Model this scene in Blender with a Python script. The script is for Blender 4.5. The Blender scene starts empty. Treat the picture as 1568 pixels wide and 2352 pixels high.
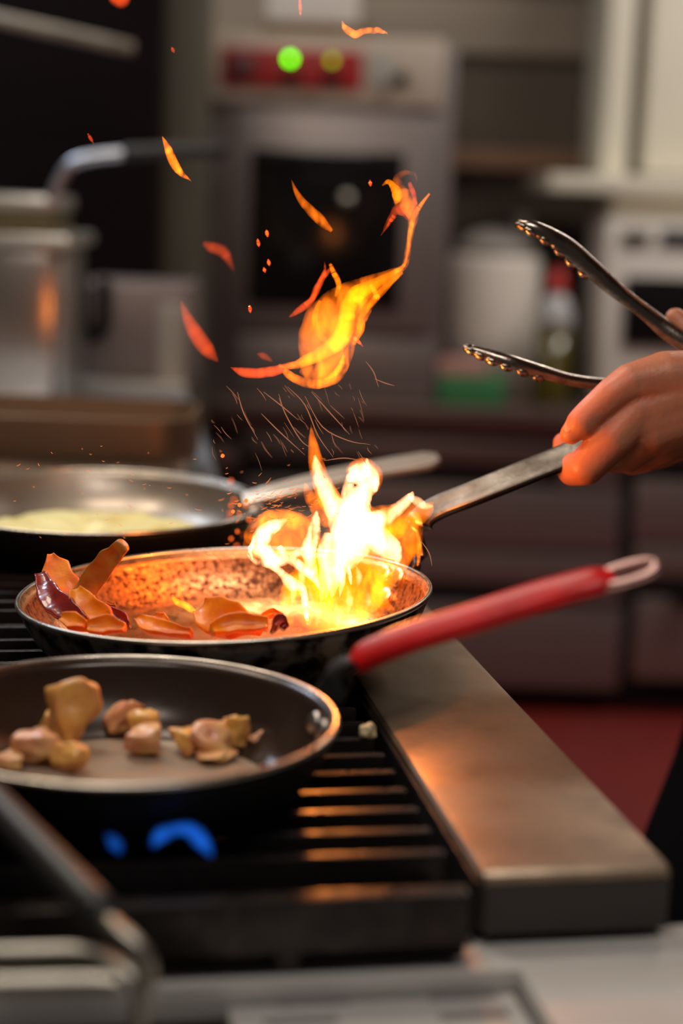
import bpy, bmesh, math, random
import numpy as np
from mathutils import Vector, Matrix, noise

C = bpy.context.scene.collection
R = math.radians
# ------------------------------------------------------------------ camera
F = 3900.0                       # focal length in pixels of the 1568 x 2352 frame
H = 1.30
PITCH, ROLL = R(10.5), R(2.0)
cam_d = bpy.data.cameras.new('camera')
cam = bpy.data.objects.new('camera', cam_d)
C.objects.link(cam)
fw = Vector((0, math.cos(PITCH), -math.sin(PITCH)))
r0 = Vector((1, 0, 0)); u0 = Vector((0, math.sin(PITCH), math.cos(PITCH)))
rt = r0*math.cos(ROLL) + u0*math.sin(ROLL)
up = -r0*math.sin(ROLL) + u0*math.cos(ROLL)
CP = Vector((0, 0, H))
M = Matrix(((rt.x, up.x, -fw.x, CP.x), (rt.y, up.y, -fw.y, CP.y), (rt.z, up.z, -fw.z, CP.z), (0, 0, 0, 1)))
cam.matrix_world = M
cam_d.sensor_fit = 'HORIZONTAL'; cam_d.sensor_width = 24.0
cam_d.lens = 24.0*F/1568
cam_d.clip_start = 0.05
cam_d.dof.use_dof = True
cam_d.dof.focus_distance = 1.22
cam_d.dof.aperture_fstop = cam_d.lens/24.0
bpy.context.scene.camera = cam

def at(u, v, d):
    return CP + rt*((u-784)/F*d) - up*((v-1176)/F*d) + fw*d
def onz(u, v, z):
    k = rt*((u-784)/F) - up*((v-1176)/F) + fw
    return CP + k*((z-H)/k.z)
def ony(u, v, y):
    k = rt*((u-784)/F) - up*((v-1176)/F) + fw
    return CP + k*(y/k.y)
def depth(p):
    return (p-CP).dot(fw)

# ------------------------------------------------------------------ world and light
sc = bpy.context.scene
sc.view_settings.view_transform = 'Standard'
sc.view_settings.look = 'None'
sc.view_settings.exposure = 0.0
sc.view_settings.gamma = 1.0
sc.view_settings.use_curve_mapping = False
w = bpy.data.worlds.new('world'); sc.world = w; w.use_nodes = True
w.node_tree.nodes['Background'].inputs[0].default_value = (0.95, 0.88, 0.85, 1)
w.node_tree.nodes['Background'].inputs[1].default_value = 0.035

def area_light(name, loc, target, sx, sy, power, color):
    l = bpy.data.lights.new(name, 'AREA'); l.shape = 'RECTANGLE'
    l.size = sx; l.size_y = sy; l.energy = power; l.color = color
    o = bpy.data.objects.new(name, l); C.objects.link(o)
    o.location = loc
    o.rotation_euler = (Vector(target)-Vector(loc)).to_track_quat('-Z', 'Y').to_euler()
    return o
area_light('overhead_area_light', (1.45, 3.5, 2.72), (1.3, 3.7, 0), 1.3, 0.35, 29, (1.0, 0.93, 0.84))
area_light('overhead_area_light', (-0.9, 3.6, 2.72), (-0.6, 4.2, 0), 1.2, 0.3, 8, (1.0, 0.90, 0.80))
area_light('overhead_area_light', (-0.6, 1.6, 2.5), (-0.3, 1.5, 0.9), 0.5, 0.9, 15, (1.0, 0.86, 0.70))  # added overhead light to brighten the pans and the egg
area_light('overhead_area_light', (0.0, 0.15, 2.65), (0.0, 0.5, 0.9), 1.3, 0.30, 15, (1.0, 0.93, 0.86))  # added overhead light for the rail's near chamfer and the foreground steel
area_light('overhead_area_light', (-1.3, 3.0, 2.6), (-0.7, 2.2, 0.9), 0.5, 0.4, 13, (0.70, 0.82, 1.0))  # added cool light to brighten the fryer and the left worktop

def fire_light(u, v, d, power, rad, col=(1.0, 0.28, 0.04)):
    l = bpy.data.lights.new('fire_light', 'POINT'); l.energy = power; l.color = col
    l.shadow_soft_size = rad
    o = bpy.data.objects.new('fire_light', l); C.objects.link(o); o.location = at(u, v, d)
    return o
fire_light(818, 1165, 1.23, 1.45, 0.018)
fire_light(770, 760, 1.235, 0.9, 0.014, (1.0, 0.26, 0.03))

# ------------------------------------------------------------------ helpers
def tagp(o, label=None, cat=None, group=None, kind=None):
    if label: o['label'] = label
    if cat: o['category'] = cat
    if group: o['group'] = group
    if kind: o['kind'] = kind
    return o
ROOT = {}

def thing(name, label, cat, loc=(0, 0, 0), group=None):
    o = bpy.data.objects.new(name, None); C.objects.link(o)
    o.location = loc; o.empty_display_size = 0.02
    ROOT[o] = Vector(loc)
    return tagp(o, label, cat, group)
def mobj(name, verts, faces, mat, parent=None, smooth=True, autosmooth=None):
    base = ROOT.get(parent, Vector((0, 0, 0))) if parent else Vector((0, 0, 0))
    vs = [tuple(Vector(v)-base) for v in verts]
    if not parent:                                   # origin at the thing itself
        a = np.array(vs); c = Vector(((a[:, 0].min()+a[:, 0].max())/2, (a[:, 1].min()+a[:, 1].max())/2, a[:, 2].min()))
        vs = [tuple(Vector(v)-c) for v in vs]
    me = bpy.data.meshes.new(name); me.from_pydata(vs, [], faces); me.update()
    bm = bmesh.new(); bm.from_mesh(me); bmesh.ops.recalc_face_normals(bm, faces=bm.faces)
    if autosmooth is not None:
        for e in bm.edges:
            if len(e.link_faces) == 2 and e.calc_face_angle(0) > autosmooth: e.smooth = False
    bm.to_mesh(me); bm.free()
    for p in me.polygons: p.use_smooth = smooth
    me.materials.append(mat)
    o = bpy.data.objects.new(name, me); C.objects.link(o)
    if parent:
        o.parent = parent; ROOT[o] = base
    else:
        o.location = c; ROOT[o] = c
    return o
def merge(*parts):
    V = []; Fc = []
    for v, f in parts:
        n = len(V); V += list(v); Fc += [tuple(i+n for i in q) for q in f]
    return V, Fc
def box(cx, cy, cz, sx, sy, sz, bev=0.0, mat=None, seg=2):
    bm = bmesh.new(); bmesh.ops.create_cube(bm, size=1)
    for v in bm.verts: v.co = Vector((v.co.x*sx, v.co.y*sy, v.co.z*sz))
    if bev: bmesh.ops.bevel(bm, geom=list(bm.edges), offset=bev, segments=seg, profile=0.6, affect='EDGES')
    V = [v.co + Vector((cx, cy, cz)) for v in bm.verts]
    if mat is not None: V = [mat @ v for v in V]
    Fc = [tuple(v.index for v in f.verts) for f in bm.faces]; bm.free()
    return V, Fc
def cr(pts, n):
    """catmull-rom through tuples"""
    P = np.array(pts, float); P = np.vstack([2*P[0]-P[1], P, 2*P[-1]-P[-2]])
    out = []
    for i in range(1, len(P)-2):
        for k in range(n):
            t = k/n
            out.append(0.5*((2*P[i]) + (-P[i-1]+P[i+1])*t + (2*P[i-1]-5*P[i]+4*P[i+1]-P[i+2])*t*t + (-P[i-1]+3*P[i]-3*P[i+1]+P[i+2])*t**3))
    out.append(P[-2]); return np.array(out)
def sweep(pts, wid, thk, nrm, prof, closed=False, cap=True):
    """sweep a 2D profile (list of (a,b)) scaled by wid/thk along pts; b follows nrm"""
    V = []; n = len(pts); m = len(prof)
    for i in range(n):
        p = Vector(pts[i])
        a = Vector(pts[(i-1) % n] if closed else pts[max(i-1, 0)]); b = Vector(pts[(i+1) % n] if closed else pts[min(i+1, n-1)])
        t = (b-a).normalized()
        nn = nrm[i] if isinstance(nrm, list) else nrm
        nn = Vector(nn); s = t.cross(nn)
        if s.length < 1e-6: s = t.cross(Vector((0.3, 0.2, 1)))
        s.normalize(); nn = s.cross(t).normalized()
        ww = wid[i] if hasattr(wid, '__len__') else wid
        tt = thk[i] if hasattr(thk, '__len__') else thk
        for (x, y) in prof: V.append(p + s*(x*ww) + nn*(y*tt))
    Fc = []
    for i in range(n if closed else n-1):
        for j in range(m):
            a = i*m+j; b = i*m+(j+1) % m; c = ((i+1) % n)*m+(j+1) % m; d = ((i+1) % n)*m+j
            Fc.append((a, b, c, d))
    if cap and not closed:
        Fc.append(tuple(range(m))[::-1]); Fc.append(tuple((n-1)*m+j for j in range(m)))
    return V, Fc
def circ(n): return [(math.cos(2*math.pi*k/n), math.sin(2*math.pi*k/n)) for k in range(n)]
def tube(pts, rad, n=10, closed=False, sm=6):
    P = [Vector(p) for p in (cr([tuple(p) for p in pts], sm) if sm > 1 and not closed else pts)]
    if hasattr(rad, '__len__'):
        xs = np.linspace(0, 1, len(rad)); rad = list(np.interp(np.linspace(0, 1, len(P)), xs, rad))
    return sweep(P, rad, rad, Vector((0.123, -0.3, 1)), circ(n), closed)
def lathe(prof, n=96, mat=None, close=True):
    """prof: list (r,z) outline; closed solid"""
    V = []; m = len(prof)
    for k in range(n):
        a = 2*math.pi*k/n
        for r, z in prof: V.append(Vector((r*math.cos(a), r*math.sin(a), z)))
    Fc = []
    for k in range(n):
        k2 = (k+1) % n
        for j in range(m if close else m-1):
            j2 = (j+1) % m
            q = (k*m+j, k2*m+j, k2*m+j2, k*m+j2)
            if prof[j][0] < 1e-7 and prof[j2][0] < 1e-7: continue
            Fc.append(q)
    bm = bmesh.new()
    vs = [bm.verts.new(v) for v in V]
    for q in Fc:
        try: bm.faces.new([vs[i] for i in q])
        except ValueError: pass
    bmesh.ops.remove_doubles(bm, verts=bm.verts, dist=1e-6)
    bm.verts.index_update()
    V = [v.co.copy() for v in bm.verts]; Fc = [tuple(v.index for v in f.verts) for f in bm.faces]; bm.free()
    if mat is not None: V = [mat @ v for v in V]
    return V, Fc
def ellipsoid(c, rx, ry, rz, mat3=None, sub=3):
    bm = bmesh.new(); bmesh.ops.create_icosphere(bm, subdivisions=sub, radius=1)
    V = []
    for v in bm.verts:
        q = Vector((v.co.x*rx, v.co.y*ry, v.co.z*rz))
        if mat3 is not None: q = mat3 @ q
        V.append(q+Vector(c))
    Fc = [tuple(v.index for v in f.verts) for f in bm.faces]; bm.free()
    return V, Fc

# ------------------------------------------------------------------ materials
def nd(nt, t, **kw):
    n = nt.nodes.new(t)
    for k, v in kw.items(): setattr(n, k, v)
    return n
def pm(name, col, rough=0.5, metal=0.0, var=0.0, scale=20, bump=0.0, bscale=80, stretch=(1, 1, 1), col2=None, rvar=0.0, sss=0.0, coat=0.0, spec=0.5, trans=0.0, thr=(0.35, 0.65), detail=6):
    m = bpy.data.materials.new(name); m.use_nodes = True; nt = m.node_tree
    b = nt.nodes['Principled BSDF']
    b.inputs['Base Color'].default_value = (*col, 1); b.inputs['Roughness'].default_value = rough
    b.inputs['Metallic'].default_value = metal; b.inputs['Specular IOR Level'].default_value = spec
    b.inputs['Coat Weight'].default_value = coat; b.inputs['Transmission Weight'].default_value = trans
    if sss:
        b.inputs['Subsurface Weight'].default_value = sss
        b.inputs['Subsurface Radius'].default_value = (0.006, 0.0025, 0.0012); b.inputs['Subsurface Scale'].default_value = 1.0
    tc = nd(nt, 'ShaderNodeTexCoord'); mp = nd(nt, 'ShaderNodeMapping'); mp.inputs['Scale'].default_value = stretch
    nt.links.new(tc.outputs['Object'], mp.inputs['Vector'])
    ns = nd(nt, 'ShaderNodeTexNoise'); ns.inputs['Scale'].default_value = scale; ns.inputs['Detail'].default_value = detail
    nt.links.new(mp.outputs[0], ns.inputs['Vector'])
    if col2 or var:
        if not col2: col2 = tuple(c*(1-var) for c in col)
        rp = nd(nt, 'ShaderNodeMapRange'); rp.inputs[1].default_value = thr[0]; rp.inputs[2].default_value = thr[1]
        nt.links.new(ns.outputs['Fac'], rp.inputs[0])
        mx = nd(nt, 'ShaderNodeMix', data_type='RGBA')
        mx.inputs['A'].default_value = (*col, 1); mx.inputs['B'].default_value = (*col2, 1)
        nt.links.new(rp.outputs[0], mx.inputs['Factor']); nt.links.new(mx.outputs['Result'], b.inputs['Base Color'])
    if rvar:
        rr = nd(nt, 'ShaderNodeMapRange'); rr.inputs[1].default_value = 0.3; rr.inputs[2].default_value = 0.7
        rr.inputs[3].default_value = max(rough-rvar, 0.03); rr.inputs[4].default_value = min(rough+rvar, 1)
        nt.links.new(ns.outputs['Fac'], rr.inputs[0]); nt.links.new(rr.outputs[0], b.inputs['Roughness'])
    if bump:
        n2 = nd(nt, 'ShaderNodeTexNoise'); n2.inputs['Scale'].default_value = bscale; n2.inputs['Detail'].default_value = 4
        nt.links.new(mp.outputs[0], n2.inputs['Vector'])
        bp = nd(nt, 'ShaderNodeBump'); bp.inputs['Strength'].default_value = bump; bp.inputs['Distance'].default_value = 0.001
        nt.links.new(n2.outputs['Fac'], bp.inputs['Height']); nt.links.new(bp.outputs[0], b.inputs['Normal'])
    return m
def emis(name, col, s):
    m = bpy.data.materials.new(name); m.use_nodes = True; nt = m.node_tree
    nt.nodes.clear(); e = nd(nt, 'ShaderNodeEmission'); e.inputs[0].default_value = (*col, 1); e.inputs[1].default_value = s
    o = nd(nt, 'ShaderNodeOutputMaterial'); nt.links.new(e.outputs[0], o.inputs['Surface']); return m
def fire(name, col, ns=70, lo=0.45, hi=1.5, stretch=(1, 1, 0.45)):
    """glowing gas: light emitted through the depth of the flame"""
    m = bpy.data.materials.new(name); m.use_nodes = True; nt = m.node_tree; nt.nodes.clear()
    e = nd(nt, 'ShaderNodeEmission'); e.inputs[0].default_value = (*col, 1)
    o = nd(nt, 'ShaderNodeOutputMaterial'); nt.links.new(e.outputs[0], o.inputs['Volume'])
    a = nd(nt, 'ShaderNodeAttribute', attribute_type='OBJECT', attribute_name='glow')
    if ns:
        tc = nd(nt, 'ShaderNodeTexCoord'); mp = nd(nt, 'ShaderNodeMapping'); mp.inputs['Scale'].default_value = stretch
        nt.links.new(tc.outputs['Object'], mp.inputs['Vector'])
        n = nd(nt, 'ShaderNodeTexNoise'); n.inputs['Scale'].default_value = ns; n.inputs['Detail'].default_value = 2; n.inputs['Distortion'].default_value = 0.8
        nt.links.new(mp.outputs[0], n.inputs['Vector'])
        r = nd(nt, 'ShaderNodeMapRange'); r.inputs[1].default_value = 0.32; r.inputs[2].default_value = 0.68
        r.inputs[3].default_value = lo; r.inputs[4].default_value = hi
        nt.links.new(n.outputs['Fac'], r.inputs[0])
        mu = nd(nt, 'ShaderNodeMath', operation='MULTIPLY'); nt.links.new(r.outputs[0], mu.inputs[0]); nt.links.new(a.outputs['Fac'], mu.inputs[1])
        nt.links.new(mu.outputs[0], e.inputs[1])
    else: nt.links.new(a.outputs['Fac'], e.inputs[1])
    return m

STEEL = pm('brushed_steel', (0.55, 0.53, 0.50), 0.36, 1.0, var=0.25, scale=9, rvar=0.10, bump=0.15, bscale=300, stretch=(1, 8, 8))
STRIP = pm('worn_steel_strip', (0.46, 0.34, 0.24), 0.43, 1.0, scale=14, rvar=0.06, bump=0.05, bscale=60, stretch=(2, 2, 1), col2=(0.31, 0.24, 0.18))
STEELD = pm('dull_steel', (0.30, 0.28, 0.27), 0.42, 1.0, var=0.3, scale=6, rvar=0.1)
RIM = pm('pan_rim_metal', (0.62, 0.56, 0.48), 0.30, 1.0, var=0.25, scale=60, rvar=0.08)
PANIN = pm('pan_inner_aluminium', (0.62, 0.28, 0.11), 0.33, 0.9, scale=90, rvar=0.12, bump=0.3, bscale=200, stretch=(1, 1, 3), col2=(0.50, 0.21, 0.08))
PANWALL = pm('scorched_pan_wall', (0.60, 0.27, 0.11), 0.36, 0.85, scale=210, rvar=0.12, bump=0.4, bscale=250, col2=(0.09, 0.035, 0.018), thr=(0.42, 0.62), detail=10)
CHAR = pm('charred_outside', (0.26, 0.24, 0.20), 0.5, 0.6, scale=60, bump=0.6, bscale=120, col2=(0.006, 0.005, 0.005), rvar=0.15, thr=(0.42, 0.58))
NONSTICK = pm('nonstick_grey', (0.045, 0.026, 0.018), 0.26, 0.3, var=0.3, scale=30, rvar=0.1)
NONSTICKF = pm('nonstick_floor_sheen', (0.48, 0.36, 0.26), 0.36, 0.3, var=0.25, scale=25, rvar=0.1)  # paler than the wall: reflected light painted into the floor colour
BLACK = pm('black_iron', (0.007, 0.006, 0.006), 0.6, 0.0, var=0.4, scale=60, rvar=0.1, spec=0.25, bump=0.3, bscale=150)
BARTOP = pm('cast_iron_bar', (0.042, 0.034, 0.032), 0.36, 0.75, var=0.4, scale=80, rvar=0.12, bump=0.5, bscale=200)
GRIP = pm('black_grip', (0.02, 0.019, 0.019), 0.45, 0.0, var=0.2, scale=30)
HANDLE = pm('handle_steel', (0.11, 0.10, 0.09), 0.36, 1.0, scale=40, rvar=0.08, bump=0.3, bscale=150, col2=(0.075, 0.065, 0.055))
REDH = pm('red_silicone', (0.70, 0.008, 0.010), 0.36, 0.0, var=0.25, scale=40, bump=0.2, bscale=120, coat=0.0, spec=0.35)
CHROME = pm('chrome', (0.78, 0.74, 0.66), 0.28, 0.65, var=0.1, scale=30)
SKIN = pm('skin', (0.52, 0.20, 0.105), 0.46, 0.0, scale=55, bump=0.35, bscale=230, sss=0.12, col2=(0.50, 0.17, 0.09), rvar=0.08)
NAIL = pm('nail', (0.60, 0.27, 0.16), 0.3, 0.0, var=0.1)
CLOTH = pm('black_cloth', (0.004, 0.004, 0.005), 0.95, 0.0, var=0.3, scale=300, spec=0.05)
FLOORM = pm('red_floor', (0.22, 0.022, 0.018), 0.45, 0.0, var=0.15, scale=3, rvar=0.1)
WALLM = pm('beige_wall', (0.21, 0.175, 0.135), 0.6, 0.0, var=0.1, scale=2)
CAB = pm('cabinet_steel', (0.32, 0.26, 0.25), 0.42, 0.75, var=0.12, scale=2, rvar=0.05)
CABD = pm('dark_recess', (0.01, 0.008, 0.008), 0.7)
OVENM = pm('oven_steel', (0.36, 0.31, 0.30), 0.4, 0.7, var=0.1, scale=3)
OVENP = pm('oven_panel_grey', (0.58, 0.49, 0.40), 0.45, 0.2, var=0.08, scale=3)
REDP = pm('red_panel', (0.42, 0.010, 0.012), 0.4, var=0.2, scale=20)
GLASSK = pm('black_glass', (0.010, 0.008, 0.008), 0.12)
WHITEP = pm('white_plastic', (0.80, 0.74, 0.68), 0.5, var=0.06, scale=5)
CREAM = pm('cream_metal', (0.80, 0.75, 0.62), 0.5, var=0.05, scale=4)
GREEN = pm('green_plastic', (0.05, 0.24, 0.09), 0.45, var=0.1)
PINK = pm('pink_band', (0.55, 0.28, 0.25), 0.5, var=0.1)
OIL = pm('olive_oil', (0.10, 0.075, 0.008), 0.2, var=0.2, coat=0.4)
CLEAR = pm('clear_plastic', (0.55, 0.55, 0.56), 0.2, var=0.1, coat=0.3)
REDCAP = pm('red_cap', (0.55, 0.012, 0.012), 0.35, var=0.1)
POTATO = pm('roast_potato', (0.80, 0.44, 0.10), 0.42, 0.0, scale=70, bump=0.5, bscale=160, sss=0.15, col2=(0.62, 0.24, 0.07), rvar=0.1, coat=0.25)
POTATOP = pm('pink_roast_potato', (0.66, 0.26, 0.14), 0.40, 0.0, scale=60, bump=0.5, bscale=160, sss=0.15, col2=(0.85, 0.52, 0.20), rvar=0.1, coat=0.3)
PEPO = pm('orange_pepper', (0.88, 0.26, 0.004), 0.42, 0.0, scale=60, bump=0.5, bscale=120, col2=(0.70, 0.11, 0.004), coat=0.1, spec=0.3)
PEPR = pm('dark_red_pepper', (0.26, 0.018, 0.012), 0.25, 0.0, var=0.4, scale=70, bump=0.4, bscale=140, coat=0.5)
PEPB = pm('scorched_pepper', (0.45, 0.13, 0.01), 0.4, 0.0, scale=70, bump=0.5, bscale=120, col2=(0.55, 0.24, 0.03), coat=0.2)
EGG = pm('egg', (0.92, 0.86, 0.40), 0.45, 0.0, scale=25, bump=0.6, bscale=60, sss=0.1, col2=(0.74, 0.55, 0.14), coat=0.2, thr=(0.5, 0.8))

FY = fire('fire_yellow', (1.0, 0.19, 0.0), 80, 0.35, 1.5)
FO = fire('fire_orange', (1.0, 0.17, 0.004), 95, 0.15, 1.9)
FR = fire('fire_red', (1.0, 0.085, 0.012), 0)
FW = fire('fire_white', (1.0, 0.42, 0.18), 105, 0.10, 1.7, (1, 1, 0.35))
FB = fire('fire_blue', (0.01, 0.11, 0.6), 0)
SPARK = emis('spark_glow', (1.0, 0.24, 0.06), 1.1)
SPARKD = emis('faint_spark_glow', (0.75, 0.27, 0.13), 0.5)
EMBER = emis('ember_glow', (1.0, 0.14, 0.02), 2.2)
WHITESP = emis('white_spark_glow', (1.0, 0.85, 0.8), 2.0)
LED = emis('green_led', (0.10, 1.0, 0.0), 9.0)
LED2 = emis('dim_green_led', (0.35, 0.6, 0.0), 2.2)

# ------------------------------------------------------------------ setting
def struct(name, V, Fc, mat): return tagp(mobj(name, V, Fc, mat, smooth=False), kind='structure')
struct('floor', *box(0, 2.5, -0.05, 8, 7, 0.1), FLOORM)
struct('wall_back', *box(0, 5.35, 1.4, 8, 0.1, 2.8), WALLM)
struct('wall_left', *box(-2.6, 2.5, 1.4, 0.1, 5.6, 2.8), WALLM)
struct('ceiling', *box(0, 2.5, 2.85, 8, 7, 0.1), WALLM)

# ------------------------------------------------------------------ stove: axes
YAW = R(10.5)
eu = Vector((math.cos(YAW), math.sin(YAW), 0)); ev = Vector((-math.sin(YAW), math.cos(YAW), 0)); ez = Vector((0, 0, 1))
ZG = H-0.338                                        # grate top
ZS = H-0.339                                        # strip top
O = onz(1105, 2003, ZS)                             # near left corner of the strip
SM = Matrix(((eu.x, ev.x, 0, O.x), (eu.y, ev.y, 0, O.y), (0, 0, 1, 0), (0, 0, 0, 1)))   # stove frame -> world
SI = SM.inverted()
def sxy(u, v, z=ZG): q = SI @ onz(u, v, z); return q.x, q.y
SW = sxy(1540, 1980, ZS)[0]
print('strip width', SW, 'near depth', depth(O), 'strip far', sxy(984, 1390, ZS))
stove = thing('gas_stove', 'dark commercial gas stove carrying the three frying pans', 'stove', SM @ Vector((-0.3, 0.4, 0)))
LEN = 1.02
V, Fc = box(SW/2, LEN/2, ZS-0.0165, SW, LEN, 0.033, 0.0055, SM, 3)
mobj('side_rail', V, Fc, STRIP, stove, True, R(20))['label'] = 'flat stainless steel side rail with scratches'
V, Fc = merge(box(-0.34, LEN/2, ZG-0.16, 0.66, LEN, 0.14, 0, SM), box(-0.34, LEN-0.01, ZG-0.06, 0.66, 0.02, 0.1, 0, SM), box(-0.006, LEN/2, ZG-0.075, 0.008, LEN, 0.07, 0, SM))
mobj('burner_tray', V, Fc, BLACK, stove, False)
V, Fc = box(-0.28, LEN/2+0.0, (ZG-0.23)/2+0.03, 0.78, LEN, ZG-0.29, 0.004, SM)
mobj('body', V, Fc, STEELD, stove, False)
mobj('end_shade_plate', *box(SW/2, -0.0012, ZS-0.0205, SW-0.004, 0.003, 0.027, 0.001, SM), pm('painted_end_shade', (0.022, 0.016, 0.014), 0.5), stove, False)['label'] = 'added plate painting the end face of the side rail dark'  # added dark plate, paints the dark reflection on the rail's end face
mobj('side_shade_plate', *box(-0.0006, LEN/2, ZS-0.0215, 0.003, LEN-0.004, 0.031, 0.001, SM), BLACK, stove, False)  # thin black plate added to darken the rail's lit left face
mobj('rail_support', *box(SW/2, LEN/2, (ZS-0.034+ZG-0.24)/2, SW-0.006, LEN-0.008, ZS-0.034-ZG+0.23, 0.001, SM), BLACK, stove, False)
for lx in (-0.62, 0.06):
    for ly in (0.06, LEN-0.06):
        mobj('foot', *merge(lathe([(0, 0), (0.028, 0), (0.028, 0.012), (0.016, 0.02), (0.016, 0.05), (0, 0.05)], 20, SM @ Matrix.Translation((lx, ly, 0)))), STEELD, stove)
# front sill, a dark face below the grate
V, Fc = merge(box(-0.335, -0.002, ZG-0.045, 0.65, 0.02, 0.06, 0.002, SM))
mobj('front_sill', V, Fc, BLACK, stove, False)
# burners
for (bu, bv) in ((300, 1935), (-330, 1700), (330, 1560), (150, 1310)):
    x, y = sxy(bu, bv, ZG-0.04)
    T = SM @ Matrix.Translation((x, y, ZG-0.09))
    mobj('burner', *lathe([(0, 0), (0.05, 0), (0.055, 0.012), (0.05, 0.02), (0.035, 0.024), (0.034, 0.034), (0.02, 0.038), (0, 0.038)], 32, T), BLACK, stove)

# grates: two lift-off racks of parallel bars
YG0 = sxy(950, 2046, ZG)[1]; YG1 = sxy(950, 1956, ZG)[1]
def grate(label, y0, y1, xs0, xs1, pitch=0.0318):
    g = thing('stove_grate', label, 'grate', SM @ Vector(((xs0+xs1)/2, (y0+y1)/2, ZG-0.03)))
    y = y0
    first = True
    while y < y1:
        wd = 0.0072 if not first else 0.013
        mobj('bar', *box((xs0+xs1)/2, y, ZG-0.014, xs1-xs0, wd, 0.028, 0.0018, SM, 2), BARTOP, g, True, R(25))
        y += pitch if not first else YG1-YG0
        first = False
    for cx in (xs0+0.09, xs1-0.09):
        mobj('crossbar', *box(cx, (y0+y1)/2, ZG-0.032, 0.012, y1-y0, 0.016, 0.002, SM), BARTOP, g, False)
    for fx in (xs0+0.09, xs1-0.09):
        for fy in (y0+0.02, y1-0.03):
            mobj('foot', *box(fx, fy, ZG-0.065, 0.012, 0.012, 0.052, 0.001, SM), BARTOP, g, False)
    return g
grate('black cast iron grate under the potato pan, nearest the camera', YG0, 0.49, -0.64, -0.013)
grate('black cast iron grate farther back, under the omelette pan', 0.515, 0.98, -0.64, -0.013)

# ------------------------------------------------------------------ pans
def pan_profile(Rr, dep, rb, thk=0.0026, lip=0.003):
    """inner surface going from centre to rim; returns inner list and outer list (r,z), rim at z=0"""
    inner = [(0, -dep+thk)]
    inner.append((rb*0.5, -dep+thk)); inner.append((rb*0.88, -dep+thk))
    for k in range(1, 13):
        t = k/12
        a = t*math.pi/2
        r = rb*0.88 + (Rr-thk-rb*0.88)*(0.42*math.sin(a)+0.58*t)
        z = -dep+thk + (dep-thk)*(0.55*(1-math.cos(a))+0.45*t*t)
        inner.append((r, z))
    outer = []
    for (r, z) in inner[::-1]:
        outer.append((r+thk*(0.9 if r > rb*0.9 else 0.3), z-thk*(0.45 if r > rb*0.9 else 1.0)))
    outer[-1] = (0, -dep)
    return inner, outer
def make_pan(name, label, centre, Rr, dep, rb, tiltM, min_, mout, mrim, mfloor=None, mwall=None):
    t = thing(name, label, 'frying pan', centre + tiltM @ Vector((0, 0, -dep)))
    T = Matrix.Translation(centre) @ tiltM.to_4x4()
    inner, outer = pan_profile(Rr, dep, rb)
    prof = inner + outer
    V, Fc = lathe(prof, 128, T)
    o = mobj('pan_body', V, Fc, mout, t)
    o.data.materials.append(min_)
    if mfloor: o.data.materials.append(mfloor)
    if mwall: o.data.materials.append(mwall)
    Ti = T.inverted(); base = ROOT[t]
    for p in o.data.polygons:
        c = Ti @ (p.center+base); nrm = tiltM.inverted() @ p.normal
        rr = math.hypot(c.x, c.y)
        inn = (nrm.z > 0.05 and (c.x*nrm.x+c.y*nrm.y) <= 1e-5) or (nrm.z > 0.9)
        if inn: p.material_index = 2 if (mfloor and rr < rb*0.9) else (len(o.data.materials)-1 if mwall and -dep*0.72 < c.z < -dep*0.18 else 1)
    ring = []
    n = 128
    for k in range(n):
        a = 2*math.pi*k/n
        ring.append(T @ Vector(((Rr-0.0006)*math.cos(a), (Rr-0.0006)*math.sin(a), 0)))
    V, Fc = tube(ring, 0.0019, 8, True)
    mobj('rim', V, Fc, mrim, t)
    return t, T

# main pan, lifted off the grate by the cook
DM = 1.235
cM = at(517, 1357, DM); RM = 472*DM/F
tiltMain = Matrix.Rotation(R(-3.2), 3, 'Y')
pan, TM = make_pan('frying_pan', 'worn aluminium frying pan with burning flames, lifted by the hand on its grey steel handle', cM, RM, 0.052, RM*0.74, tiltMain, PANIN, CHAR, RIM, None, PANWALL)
print('main pan', cM, RM)
# front pan
cF = onz(282, 1641, ZG+0.0455); DF = depth(cF); RF = 492*DF/F
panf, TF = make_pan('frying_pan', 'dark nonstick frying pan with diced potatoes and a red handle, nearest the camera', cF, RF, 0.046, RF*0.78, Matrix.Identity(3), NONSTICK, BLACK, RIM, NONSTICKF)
# back pan
cB = onz(212, 1146, ZG+0.0465); DB = depth(cB); RB = 388*DB/F
panb, TB = make_pan('frying_pan', 'steel frying pan with pale yellow egg and silver handle, farthest back on the grate', cB, RB, 0.046, RB*0.8, Matrix.Rotation(R(0.8), 3, 'X'), pm('pan_grey_inner', (0.34, 0.29, 0.24), 0.40, 0.8, var=0.25, scale=20, rvar=0.1), BLACK, RIM)
print('front', cF, RF, DF, 'back', cB, RB, DB)

RPROF = [(-1, -0.45), (-0.93, -0.85), (-0.75, -1), (0.75, -1), (0.93, -0.85), (1, -0.45), (1, 0.45), (0.93, 0.85), (0.75, 1), (0.25, 0.8), (-0.25, 0.8), (-0.75, 1), (-0.93, 0.85), (-1, 0.45)]
KD = 1.235/1.15                                     # scale of the distances noted for the flaming pan
def path(pts, n=8, k=1.0):
    q = cr(pts, n); return [at(p[0], p[1], p[2]*k) for p in q], q
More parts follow.
